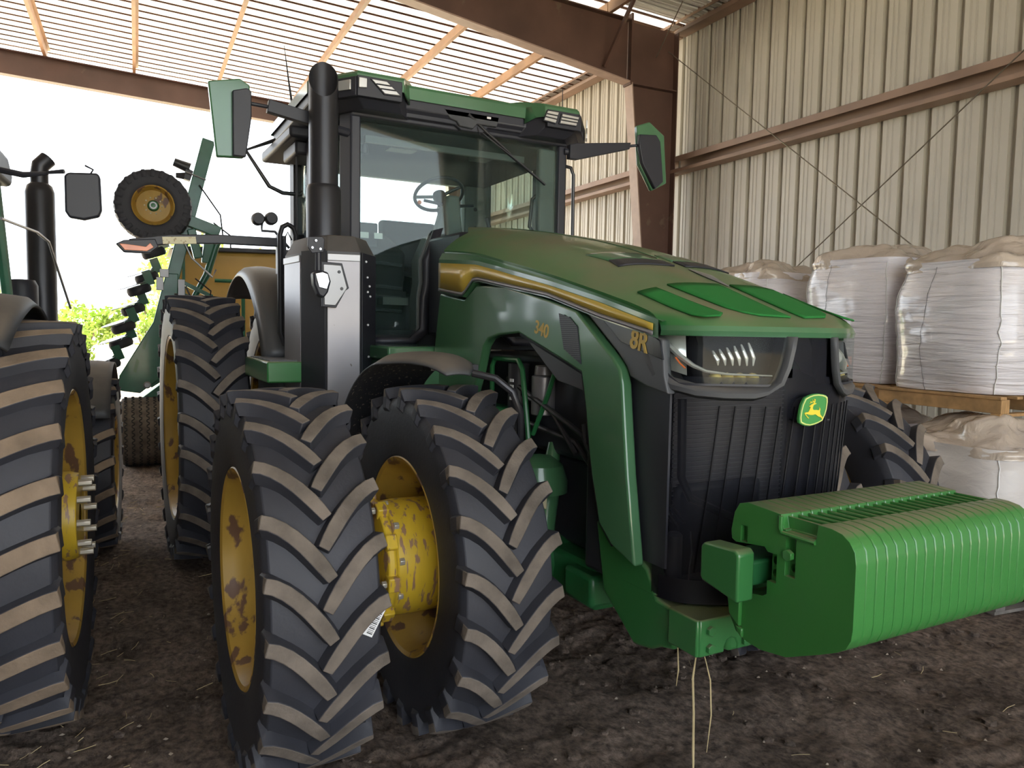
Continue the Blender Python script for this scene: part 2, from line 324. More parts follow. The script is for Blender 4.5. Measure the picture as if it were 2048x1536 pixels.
# frames: tapered column and haunched rafter, I sections
for k, fx in enumerate((-17.6, -9.95, -2.3, 5.3)):
    lab = ['at the open far end of the shed', 'beside the ribbed wall behind the tractor', 'overhead near the shed front', 'at the shed front'][k]
    mb = MB(); W_ = WALL - .2
    mb.add([(fx, 6.72, 5.45), (fx, W_, 5.45), (fx, W_, 0), (fx, 7.28, 0)], [(0, 1, 2, 3)])
    mb.add([(fx, 6.72, 5.45), (fx, W_, 5.45), (fx, W_, 6.33), (fx, 6.72, 6.36)], [(0, 1, 2, 3)])
    mb.beam((fx, 6.72, 5.45), (fx, 7.28, 0), .2, .018, (0, 1, 0), 1)
    mb.beam((fx, W_, 6.33), (fx, W_, 0), .2, .018, (0, 1, 0))
    mb.box(fx - .1, fx + .1, 6.72, W_, 5.43, 5.45)
    mb.beam((fx, 6.70, 5.42), (fx, 6.70, 6.45), .2, .03, (0, 1, 0))
    struct(mb.build('wall_column_%d' % (k + 1), ['steelbrown', 'litflange']), 'tapered brown steel column ' + lab, 'column')
    mb = MB(); d = 0 if k != 0 else .48
    top = [(y, rz(y) - .2) for y in (6.68, 3.0, -2.0, -8.0, -14.0)]
    bot = [(-14.0, rz(-14) - .64), (-8.0, rz(-8) - .64), (-2.0, rz(-2) - .64), (3.0, rz(3) - .72), (6.68, 5.46 + d)]
    if k == 0: bot[3] = (3.0, rz(3) - .64)
    vs = [(fx, a, b) for a, b in top + bot]; mb.add(vs, [(0, 1, 8, 9), (1, 2, 7, 8), (2, 3, 6, 7), (3, 4, 5, 6)])
    for a, b in zip(top, top[1:]): mb.beam((fx, *a), (fx, *b), .2, .018)
    for a, b in zip(bot, bot[1:]): mb.beam((fx, *a), (fx, *b), .2, .018, (0, 0, 1), 1)
    struct(mb.build('roof_beam_%d' % (k + 1), ['steelbrown', 'litflange' if k else 'steelbrown']), 'deep brown steel roof beam ' + lab, 'roof beam')
n += 1
struct(MB().beam((-9.9, 6.25, 5.62), (-9.25, 6.33, 6.42), .045, .045).build('trim_%d' % n, 'steelbrown'), 'slanting brown brace between roof beam and purlin', 'brace')
n += 1
struct(MB().beam((-17.75, 3.2, 6.3), (-17.2, 3.2, 5.9), .05, .05).build('trim_%d' % n, 'purlin'), 'short orange brown brace under the far roof beam', 'brace')
# bracing rods
for a, b, lab in (((-9.9, 7.40, 6.02), (-2.35, 7.4, .25), 'thin steel bracing rod falling from the column top across the wall'),
                  ((-2.35, 7.4, 5.9), (-9.85, 7.4, .7), 'thin steel bracing rod rising to the right across the wall')):
    o = MB().tube([a, b], .007, 6).build('bracing_rod', 'wire'); struct(o, lab, 'rod')
o = MB().tube([(-9.8, 7.1, 5.85), (-9.2, 7.1, 6.46)], .008, 6).build('bracing_rod', 'wire'); struct(o, 'short thin roof bracing rod at the head of the column', 'rod')

# floor
def lin(a, b, st): k = max(1, int(round((b - a) / st))); return [a + (b - a) * i / k for i in range(k)]
xs = lin(-18.5, -9, .5) + lin(-9, -5, .12) + lin(-5, -1.0, .05) + lin(-1.0, 2.6, .020) + lin(2.6, 3.0, .1) + lin(3.0, 9, .4) + [9]
ys = lin(-16, -6, .6) + lin(-6, -3.5, .12) + lin(-3.5, 2.6, .024) + lin(2.6, 6, .09) + lin(6, 9.8, .35) + [9.8]
def floorz(x, y):
    p = Vector((x, y, 0)); near = 1.0 if x > -6 else 0.4
    z = .022 * noise.noise(p * 1.3) + .022 * noise.noise(p * 4.1 + Vector((5, 1, 2))) + .014 * noise.noise(Vector((p.x * 6, p.y * 11, 3)))
    k = max(0.15, min(1, .55 + 1.2 * noise.noise(p * .8 + Vector((9, 3, 1))))) * near
    z += (.040 * (.35 - abs(noise.noise(Vector((p.x * 9, p.y * 5, 1))))) + .018 * noise.noise(p * 21) + .008 * noise.noise(p * 45)) * k
    s = noise.noise(Vector((x * .9 + 4, y * .9, 7)))
    for yc, wd in ((-2.45, .34), (.55, .5), (-1.0, .4)):
        d = abs(y - yc) / wd
        if d < 1: z += .012 * max(0, sin((x + abs(y - yc) * 1.0) * 2 * pi / .19)) * (1 - d ** 3) * (0.5 + .8 * s)
    return z - .012
mb = MB(); mb.add([(x, y, floorz(x, y)) for x in xs for y in ys], [(i * len(ys) + j, (i + 1) * len(ys) + j, (i + 1) * len(ys) + j + 1, i * len(ys) + j + 1) for i in range(len(xs) - 1) for j in range(len(ys) - 1)])
o = mb.build('floor', 'dirt', ang=180); tag(o, 'dark rutted dirt floor of the shed', 'floor', None, 'structure')
mb = MB(); mb.grid(lambda u, v: (-16.5 - 130 * u, -110 + 200 * v, -.06 + .3 * noise.noise(Vector((u * 9, v * 9, 1))) * min(1, u * 4)), 40, 40)
tag(mb.build('ground', 'outground', ang=180), 'bright sunlit yard outside the open shed end', 'ground', None, 'structure')
mb = MB(); mb.grid(lambda u, v: (-16.5 + 80 * u, -90 + 70 * v, -.05), 4, 4); mb.grid(lambda u, v: (9 + 60 * u, -20 + 60 * v, -.05), 4, 4)
tag(mb.build('ground', 'outground', ang=180), 'dry yard beside and before the shed', 'ground', None, 'structure')

# straw bits, stones
mb = MB(); rnd = random.Random(3)
for i in range(420):
    x = rnd.uniform(-5, 2.6); y = rnd.uniform(-3.4, 2.6)
    if rnd.random() < .5: y = rnd.uniform(-3.0, -1.9)
    a = rnd.uniform(0, pi); l = rnd.uniform(.02, .11); z = floorz(x, y) + .012; r = rnd.uniform(.0010, .0022)
    q = Vector((cos(a) * l / 2, sin(a) * l / 2, rnd.uniform(-.004, .012))); c = Vector((x, y, z)); b = Vector((q.y, -q.x, 0)) * rnd.uniform(-.2, .2)
    mb.tube([c - q, c + b, c + q], r, 4)
tag(mb.build('straw', 'straw'), 'loose straw scattered over the dirt floor', 'straw', None, 'stuff')
mb = MB()
for i in range(700):
    x = rnd.uniform(-4, 2.8); y = rnd.uniform(-3.3, 3.0); z = floorz(x, y); r = rnd.uniform(.003, .011) * (1.8 if rnd.random() < .04 else 1)
    vs = [Vector((dx, dy, dz)) * r * rnd.uniform(.7, 1.3) + Vector((x, y, z + r * .3)) for dx, dy, dz in ((1, 0, 0), (0, 1, 0), (-1, 0, 0), (0, -1, 0), (0, 0, .8), (0, 0, -.8))]
    mb.add(vs, [(0, 1, 4), (1, 2, 4), (2, 3, 4), (3, 0, 4), (1, 0, 5), (2, 1, 5), (3, 2, 5), (0, 3, 5)])
tag(mb.build('pebbles', 'pebble', ang=10), 'small pale stones and grain in the dirt', 'pebbles', None, 'stuff')

mb = MB()
for i in range(420):
    x = rnd.uniform(-1.5, 2.6); y = rnd.uniform(-3.2, 2.4); z = floorz(x, y); r = rnd.uniform(.008, .030) * (1.5 if rnd.random() < .06 else 1); ic = []
    for a in range(7):
        for b_ in (-.5, .5): q = a * .9 + rnd.uniform(-.2, .2); ic.append(Vector((cos(q) * r * rnd.uniform(.7, 1.4), sin(q) * r * rnd.uniform(.7, 1.2), b_ * r * rnd.uniform(.5, 1))) + Vector((x, y, z + r * .15)))
    t = Vector((x, y, z + r * .8)); o = len(mb.v); mb.add(ic + [t], [(2 * k, (2 * k + 2) % 14, (2 * k + 3) % 14, 2 * k + 1) for k in range(7)] + [(2 * k + 1, (2 * k + 3) % 14, 14) for k in range(7)])
tag(mb.build('dirt_clods', 'dirt', ang=30), 'crumbly dirt clods lying about the floor', 'dirt', None, 'stuff')

# ------------------------------------------------------------------ WHEELS
def tyre_mesh(name, R, W, rr, nl, lh, lw, L_, mats=('rubber', 'lugtop'), up=-1, parent=None, bev=.006, power=1.6):
    mb = MB(); b = R - lh
    sw = [(rr, .40), (rr + .02, .45), (rr + (b - rr) * .28, .47), (rr + (b - rr) * .55, .485), (rr + (b - rr) * .8, .48), (b - .035, .475), (b - .008, .44)]
    prof = [(r, -y * W) for r, y in sw] + [(b + .004, -.3 * W), (b + .008, 0), (b + .004, .3 * W)] + [(r, y * W) for r, y in reversed(sw)]
    mb.lathe(prof, (0, 0, 0), 'Y', 96)
    for side in (-1, 1):
        for k in range(nl):
            p0 = 2 * pi * (k + (.5 if side > 0 else 0)) / nl
            st = []
            for t in (-.30, -.12, 0, .14, .3, .46, .62, .78, .90, 1.0):
                if t < 0: y = side * W * (.5 + .012 * (t < -.2)); r = R - .012 + t * .28; ar = .03 * t
                else: y = side * (W * .5 * (1 - t) - .012 * t); r = R - .010 * (1 - t) ** 2; ar = L_ * t ** power
                st.append((p0 + up * ar / R, y, r, t))
            P = [Vector((r * cos(a), y, r * sin(a))) for a, y, r, t in st]; vs = []
            for i, (a, y, r, t) in enumerate(st):
                T = (P[min(i + 1, len(P) - 1)] - P[max(i - 1, 0)]).normalized()
                nrm = Vector((cos(a), side * (.9 if t < -.05 else .35 if t <= 0 else 0), sin(a))).normalized()
                lat = T.cross(nrm).normalized(); hw = lw / 2 * (1.0 if t < .9 else .92 if t < 1 else .78)
                base = P[i] - nrm * (lh * (1.02 if t >= 0 else .75 - .9 * abs(t)))
                vs += [base - lat * (hw + .011), P[i] - lat * hw, P[i] + lat * hw, base + lat * (hw + .011)]
            o = len(mb.v); k2 = len(st)
            mb.add(vs, [], 0)
            for i in range(k2 - 1):
                for j in range(3):
                    mb.f.append([o + i * 4 + j, o + i * 4 + j + 1, o + i * 4 + 5 + j, o + i * 4 + 4 + j]); mb.m.append(1 if j == 1 and i >= 1 else 0)
            mb.f.append([o, o + 1, o + 2, o + 3]); mb.m.append(0); e = o + 4 * (k2 - 1); mb.f.append([e + 3, e + 2, e + 1, e]); mb.m.append(0)
    return mb.build(name, mats, parent, bevel=bev, ang=38)
def rim_mesh(name, rr, W, dish, parent, mat='yellow', hole=.12):
    """dish: y of the centre disc; outer face towards -Y"""
    h = W * .42
    prof = [(rr + .006, -h + .012), (rr + .018, -h - .004), (rr + .010, -h - .012), (rr - .006, -h - .004), (rr - .02, -h + .04), (rr - .035, -h + .09), (rr - .075, -h + .13), (rr - .085, 0), (rr - .075, h - .13), (rr - .035, h - .08), (rr - .006, h + .004), (rr + .015, h + .01), (rr + .006, h - .012)]
    mb = MB(); mb.lathe(prof, (0, 0, 0), 'Y', 72)
    d = dish; mb.lathe([(rr - .083, d + .03), (rr - .10, d), (rr * .62, d - .03), (rr * .5, d), (hole, d), (hole, d + .02), (rr * .5, d + .02), (rr * .62, d - .01), (rr - .09, d + .02)], (0, 0, 0), 'Y', 72)
    return mb.build(name, mat, parent, ang=40)
def hexbolt(name, loc, ax, r, h, mat, parent):
    mb = MB(); d = {'X': Vector((1, 0, 0)), 'Y': Vector((0, 1, 0)), 'Z': Vector((0, 0, 1))}[ax[-1]] * (-1 if ax[0] == '-' else 1)
    a = Vector((0, 0, 1)) if ax[-1] != 'Z' else Vector((1, 0, 0)); c = d.cross(a); vs = []
    for s_ in (0, 1):
        for i in range(6): q = pi * i / 3; vs.append(Vector(loc) + d * h * s_ + (a * cos(q) + c * sin(q)) * r)
    mb.add(vs, [tuple(range(6)), tuple(range(6, 12))] + [(i, (i + 1) % 6, 6 + (i + 1) % 6, 6 + i) for i in range(6)])
    return mb.build(name, mat, parent, bevel=.002, ang=20)

tractor = empty('tractor', 'big green tractor with dual front wheels and stacked front weights, nose to the viewer', 'tractor')
FR, FW_, FZ = .755, .41, .745
def front_wheel(y, rot, side, hub=False, src=None):
    if src is None:
        t = tyre_mesh('front_tyre', FR, FW_, .425, 23, .050, .050, .215, parent=tractor)
        rim_mesh('rim', .425, FW_, .03, t)
    else: t = dup(src, tractor)
    t.location = (0, y, FZ); t.rotation_euler = (0, rot, 0)
    if side > 0: t.scale = (1, -1, 1)
    return t
tw = front_wheel(-1.58, .02, -1)
ti = front_wheel(-.885, .12, -1, src=tw)
hubs = []
mb = MB(); mb.lathe([(.10, -.34), (.225, -.335), (.262, -.325), (.262, -.295), (.245, -.28), (.252, -.2), (.25, -.06), (.225, .0), (.19, .02)], (0, 0, 0), 'Y', 60)
for k in range(10):
    q = 2 * pi * k / 10; mb.beam((.262 * cos(q), -.335, .262 * sin(q)), (.262 * cos(q), -.285, .262 * sin(q)), .062, .05, (cos(q), 0, sin(q)))
hub = mb.build('wheel_hub', 'yellowhub', ti, bevel=.006); hub['label'] = 'worn yellow dual wheel spacer drum'
for k in range(10):
    q = 2 * pi * (k + .5) / 10
    hexbolt('bolt', (.243 * cos(q), -.275, .243 * sin(q)), 'Y', .017, .022, 'bolt', ti)
    hexbolt('bolt', (.262 * cos(q + .314), -.338, .262 * sin(q + .314)), '-Y', .016, .02, 'bolt', ti)
tl = front_wheel(.885, .2, 1, src=tw); tl2 = front_wheel(1.58, .07, 1, src=tw)
# barcode sticker on the outer tyre's tread
st = MB(); st.box(-.022, .022, 0, .003, -.05, .05)
sk = st.build('barcode_sticker', 'paper', tw); bb = MB()
for i in range(14):
    z0 = -.042 + i * .006; bb.box(-.017, .004, -.0006, .0, z0, z0 + (.0018 if i % 3 else .0035))
b2 = MB(); b2.v = bb.v; b2.f = bb.f; b2.m = bb.m
# merge the bars into the sticker as a second material
o_ = len(st.v); st2 = MB(); st2.add(st.v, st.f, 0); st2.add(bb.v, bb.f, 1); bpy.data.objects.remove(sk)
sk = st2.build('barcode_sticker', ['paper', 'ink'], tw); sk['label'] = 'white barcode sticker'
a_ = radians(2.0); rr_ = FR - .038
T_ = Vector((-sin(a_), 0, cos(a_))); Nn = Vector((cos(a_), 0, sin(a_)))
zax = (T_ * .9 + Vector((0, .5, 0))).normalized(); xax = Nn.cross(zax).normalized()
mm_ = Matrix((xax, -Nn, zax)).transposed().to_4x4(); mm_.translation = Nn * rr_ + Vector((0, .152, 0)); sk.matrix_local = mm_

RR, RW, RZ = .985, .47, .975
tr = tyre_mesh('rear_tyre', RR, RW, .665, 27, .054, .054, .20, parent=tractor); rim_mesh('rim', .665, RW, .05, tr)
tr.location = (-3.05, -1.545, RZ); tr.rotation_euler = (0, .05, 0)
for y, q, s_ in ((-.86, .2, 1), (.86, .13, -1), (1.59, .02, -1)):
    t = dup(tr, tractor); t.location = (-3.05, y, RZ); t.rotation_euler = (0, q, 0); t.scale = (1, s_, 1)

# ------------------------------------------------------------------ HOOD
ZC = [(-1.4, 2.40), (-1.0, 2.36), (-.54, 2.29), (0, 2.19), (.35, 2.10), (.74, 1.975), (1.0, 1.88), (1.3, 1.775)]
ZE = [(-1.4, 2.24), (-.9, 2.19), (-.46, 2.146), (.24, 2.005), (.8, 1.872), (1.05, 1.79), (1.3, 1.775)]
HW = [(-1.4, .5), (-.9, .5), (0, .495), (.6, .48), (.95, .467), (1.3, .455)]
def sm(x, t):                                          # smoothed lookup
    return sum(itp(x + d, t) for d in (-.12, -.06, 0, .06, .12)) / 5
def hz(X, Y):
    v = min(1, abs(Y) / sm(X, HW)); return sm(X, ZE) + (sm(X, ZC) - sm(X, ZE)) * (1 - v ** 3.5)
NC = [(0, 1.29), (.08, 1.283), (.15, 1.262), (.22, 1.235), (.28, 1.2), (.34, 1.172), (.385, 1.145), (.42, 1.11), (.442, 1.07), (.458, 1.01), (.468, .9)]
def nose(Y): return itp(abs(Y), NC)
def hoodf(u, v_):
    v = 2 * v_ - 1; xr = -1.3 + .43 * min(1, max(0, (abs(v) - .3) / .4)); xf = nose(v * .4625)
    if abs(v) > .999: xf = 1.0
    X = xr + (xf - xr) * (1 - (1 - u) ** 1.25)
    Y = v * sm(X, HW) if u < .8 else v * (sm(X, HW) * (1 - (u - .8) / .2) + .4625 * (u - .8) / .2)
    z = hz(X, Y)
    if u > .93: e = (u - .93) / .07; z = z * (1 - e * e) + 1.778 * e * e
    return (X, Y, z)
mb = MB(); NU, NV = 44, 40; mb.grid(hoodf, NU, NV)
# lip turning down at the front and along the sides
edge = [mb.v[j] for j in range(0)]
row = [mb.v[NU * (NV + 1) + j] for j in range(NV + 1)]
def lipz(p): return 1.742
mb.add(row + [(p[0] + .010, p[1] * 1.008, (p[2] + lipz(p)) / 2) for p in row] + [(p[0] + .004, p[1] * 1.004, lipz(p)) for p in row] + [(p[0] - .05, p[1] * .94, lipz(p) + .004) for p in row],
       [(k * (NV + 1) + j, k * (NV + 1) + j + 1, (k + 1) * (NV + 1) + j + 1, (k + 1) * (NV + 1) + j) for k in range(3) for j in range(NV)], 1)
for s_ in (0, NV):
    r2 = [mb.v[i * (NV + 1) + s_] for i in range(NU + 1)]
    mb.add(r2 + [(p[0], p[1] * .97, p[2] - .03) for p in r2], [(i, i + 1, NU + 2 + i, NU + 1 + i) for i in range(NU)])
hood = mb.build('hood', ['hood', 'gloss'], tractor, ang=28)
def onhood(name, pts, mat, parent, off=.004, n=8):
    """a thin pad lying on the hood, cut to the outline given in plan (x, y)"""
    b = bmesh.new(); vs = [b.verts.new((x, y, 0)) for x, y in pts]; b.faces.new(vs)
    bmesh.ops.triangulate(b, faces=b.faces); bmesh.ops.subdivide_edges(b, edges=b.edges, cuts=5, use_grid_fill=True)
    for v in b.verts: v.co.z = hz(v.co.x, v.co.y) + off
    mb = MB(); b.verts.index_update(); mb.add([tuple(v.co) for v in b.verts], [[v.index for v in f.verts] for f in b.faces]); b.free()
    return mb.build(name, mat, parent, ang=60, solid=.006)
for s_ in (-1, 1):
    onhood('hood_pad', [(.80, s_ * .415), (.82, s_ * .342), (1.145, s_ * .306), (1.165, s_ * .335), (1.145, s_ * .385), (1.10, s_ * .405)], 'padgreen', hood)
    onhood('hood_pad', [(.815, s_ * .285), (.825, s_ * .030), (1.205, s_ * .035), (1.185, s_ * .17), (1.15, s_ * .215), (1.09, s_ * .245)], 'padgreen', hood)
    onhood('hood_vent', [(.44, s_ * .295), (.47, s_ * .03), (.555, s_ * .03), (.53, s_ * .31)], 'plastic', hood)
    onhood('hood_scoop', [(.30, s_ * .32), (.34, s_ * .03), (.46, s_ * .03), (.435, s_ * .295)], 'gloss', hood, .002)
mb = MB(); mb.tube([(.60, .015, hz(.6, 0) + .004), (.72, .015, hz(.72, 0) + .006), (.84, .012, hz(.84, 0) + .003)], [.006, .022, .004], 8, flat=.4)
mb.build('hood_ornament', 'silverl', hood)
mb = MB(); mb.tube([(x, 0, hz(x, 0) + .002) for x in [-1.2 + i * .1 for i in range(17)]], .005, 6, flat=.5); mb.build('hood_seam', 'gloss', hood)

def sidez(X): return sm(X, ZE)
for s_ in (-1, 1):
    XS = [-.88 + i * (1.90) / 30 for i in range(31)]
    def stripe_b(X): return itp(X, [(-.88, 1.966), (-.57, 1.93), (-.545, 1.935), (-.44, 2.0), (-.38, 2.002), (.297, 1.904), (.678, 1.811), (1.02, 1.742)])
    def stripe_t(X): return itp(X, [(-.885, 2.125), (-.4, 2.085), (-.178, 2.045), (.295, 1.955), (.675, 1.873), (1.02, 1.785)])
    mb = MB(); vs = []
    for X in XS:
        h = sm(X, HW); t_ = min(sidez(X) - .012, 1.9 if X > 2 else 9)
        vs += [(X, s_ * (h - .03), t_ + .004), (X, s_ * (h + .004), t_ - .004), (X, s_ * (h + .024), stripe_t(X) + .012), (X, s_ * (h + .022), stripe_b(X) - .012), (X, s_ * (h - .02), stripe_b(X) - .02)]
    mb.add(vs, [(i * 5 + j, i * 5 + j + 1, i * 5 + 6 + j, i * 5 + 5 + j) for i in range(30) for j in range(4)])
    sp = mb.build('hood_side', 'gloss', tractor, ang=25)
    mb = MB(); vs = []; XA = [-.875 + i * 1.87 / 60 for i in range(61)]
    for X in XA:
        h = sm(X, HW) + .027; vs += [(X, s_ * h, stripe_t(X) - .008), (X, s_ * h, stripe_b(X) + .012)]
    mb.add(vs, [(2 * i, 2 * i + 2, 2 * i + 3, 2 * i + 1) for i in range(60)]); mb.build('yellow_stripe', 'stripe', sp, solid=.003, ang=40)
    mb = MB(); vs = []
    for X in XA:
        h = sm(X, HW) + .026; vs += [(X, s_ * h, stripe_b(X) + .010), (X, s_ * (h + .002), stripe_b(X) - .006)]
    mb.add(vs, [(2 * i, 2 * i + 2, 2 * i + 3, 2 * i + 1) for i in range(60)]); mb.build('stripe_border', 'silver', sp, solid=.004, ang=40)
    # lower side panel
    pn = [(-.90, 1.945), (-.57, 1.905), (-.42, 1.975), (-.1, 1.955), (.297, 1.882), (.49, 1.84), (.515, 1.835), (.775, 1.655), (.825, 1.61), (.842, 1.555), (.862, 1.40), (.887, 1.217), (.948, .885),
          (.80, .93), (.715, .998), (.66, 1.17), (.632, 1.275), (.60, 1.45), (.564, 1.583), (.40, 1.632), (.035, 1.735), (-.166, 1.723), (-.28, 1.70), (-.33, 1.66), (-.38, 1.54), (-.47, 1.38), (-.60, 1.30), (-.865, 1.33), (-.98, 1.60), (-.955, 1.72)]
    mb = MB(); y0, y1 = sorted((s_ * .508, s_ * .458)); mb.prism(pn, 'Y', y0, y1)
    pan = mb.build('side_panel', 'gloss', tractor, bevel=.010, seg=3)
    mb = MB(); y0, y1 = sorted((s_ * .5075, s_ * .5115)); mb.prism([(.39, 1.823), (.477, 1.806), (.535, 1.768), (.567, 1.617), (.436, 1.674)], 'Y', y0, y1)
    v = mb.build('side_vent', 'plastic', pan)
    mb = MB()
    for i in range(22):
        z = 1.635 + i * .0085; x0 = itp(z, [(1.617, .55), (1.674, .438), (1.823, .392)]); x1 = itp(z, [(1.617, .565), (1.768, .533), (1.806, .475), (1.823, .395)])
        if x1 - x0 > .01: mb.box(x0, x1, min(s_ * .5115, s_ * .5135), max(s_ * .5115, s_ * .5135), z, z + .004)
    mb.build('vent_rib', 'greyplastic', v)
    if s_ < 0:
        text('model_number', '340', .082, 'text_y', (.245, -.5085, 1.752), (radians(90), radians(12), 0), pan, off=.0016, ext=.0015)
    # black inner arch trim
    mb = MB(); ins = [(.035, 1.735), (.40, 1.632), (.564, 1.583), (.60, 1.45), (.632, 1.275), (.66, 1.17), (.715, .998), (.80, .93)]
    mb.add([(x, s_ * y, z) for x, z in ins for y in (.50, .44)], [(2 * i, 2 * i + 1, 2 * i + 3, 2 * i + 2) for i in range(7)])
    mb.build('arch_liner', 'plastic', pan, solid=.022)
    mb = MB(); mb.prism([(-.02, 1.73), (.40, 1.615), (.565, 1.56), (.585, 1.43), (.53, 1.43), (.52, 1.50), (.30, 1.53)], 'Y', *sorted((s_ * .455, s_ * .425))); mb.build('inner_baffle', 'greyplastic', pan, bevel=.004)
    # dark trim with the badge window ahead of the panel
    mb = MB(); mb.prism([(.52, 1.845), (.66, 1.808), (1.03, 1.727), (1.045, 1.60), (1.07, 1.535), (.95, 1.555), (.85, 1.585), (.83, 1.62), (.775, 1.668)], 'Y', *sorted((s_ * .478, s_ * .44)))
    tm = mb.build('nose_trim', 'greyplastic', tractor, bevel=.006)
    mb = MB(); mb.prism([(.668, 1.803), (1.0, 1.735), (1.028, 1.722), (1.048, 1.655), (.80, 1.712)], 'Y', *sorted((s_ * .479, s_ * .486))); mb.build('badge_panel', 'blackgloss', tm, bevel=.002)
    if s_ < 0:
        text('model_badge', '8R', .100, 'text_y', (.912, -.4875, 1.716), (radians(90), radians(11), 0), tm, off=.0018, ext=.002, sx=.95)

# nose surface in (angle, height): t along the plan curve, off outwards
NP = [(.78, -.468), (.9, -.468), (.97, -.462), (1.02, -.455), (1.075, -.44), (1.115, -.415), (1.147, -.38), (1.175, -.335), (1.205, -.28), (1.235, -.22), (1.262, -.15), (1.283, -.08), (1.29, 0)]
NP = NP + [(x, -y) for x, y in reversed(NP[:-1])]
ds = [0]
for a, b in zip(NP, NP[1:]): ds.append(ds[-1] + sqrt((a[0] - b[0]) ** 2 + (a[1] - b[1]) ** 2))
HL = ds[-1] / 2
def npt(s, z, off=0.0):                                # s: metres along the nose from its middle, + to the tractor's left
    q = s + HL; k = 0
    while k < len(ds) - 2 and ds[k + 1] < q: k += 1
    f = (q - ds[k]) / (ds[k + 1] - ds[k]); a, b = Vector(NP[k]), Vector(NP[k + 1]); p = a + (b - a) * f
    tn = (Vector(NP[min(k + 1, len(NP) - 1)]) - Vector(NP[max(k - 1, 0)])).normalized() if False else (b - a).normalized()
    nn = Vector((-tn.y, tn.x)) * -1; p = p + nn * off
    e = max(0, 1.56 - z) / .76
    return (p.x - .03 * e * max(0, 1 - abs(p.y) * 1.2), p.y * (1 - .17 * e * (1 if s > 0 else .1)), z)
# which way is outwards
if npt(0, 1.7, .1)[0] < npt(0, 1.7, 0)[0]:
    _n = npt
    def npt(s, z, off=0.0): return _n(s, z, -off)
def patch(mb, s0, s1, z0, z1, off, nu=20, nv=3, mi=0):
    f0 = s0 if callable(s0) else (lambda z: s0); f1 = s1 if callable(s1) else (lambda z: s1)
    return mb.grid(lambda u, v: npt(f0(z0 + (z1 - z0) * v) + (f1(z0 + (z1 - z0) * v) - f0(z0 + (z1 - z0) * v)) * u, z0 + (z1 - z0) * v, off), nu, nv, mi)
mb = MB()
patch(mb, -.60, .60, .79, 1.60, -.012, 40, 10); patch(mb, -.09, .09, 1.60, 1.745, -.012, 8, 3)
grille = mb.build('grille', 'mesh', tractor, ang=60)
mb = MB()
for s0 in [-.42 + i * .055 for i in range(1, 15)]:     # slim slanted ribs on the mesh
    a = Vector(npt(s0 - .05, .9, .0)); b = Vector(npt(s0 + .01, 1.5, .0)); mb.tube([a, (a + b) / 2 + Vector((.004, 0, 0)), b], .0035, 5)
mb.build('grille_rib', 'lampblack', grille)
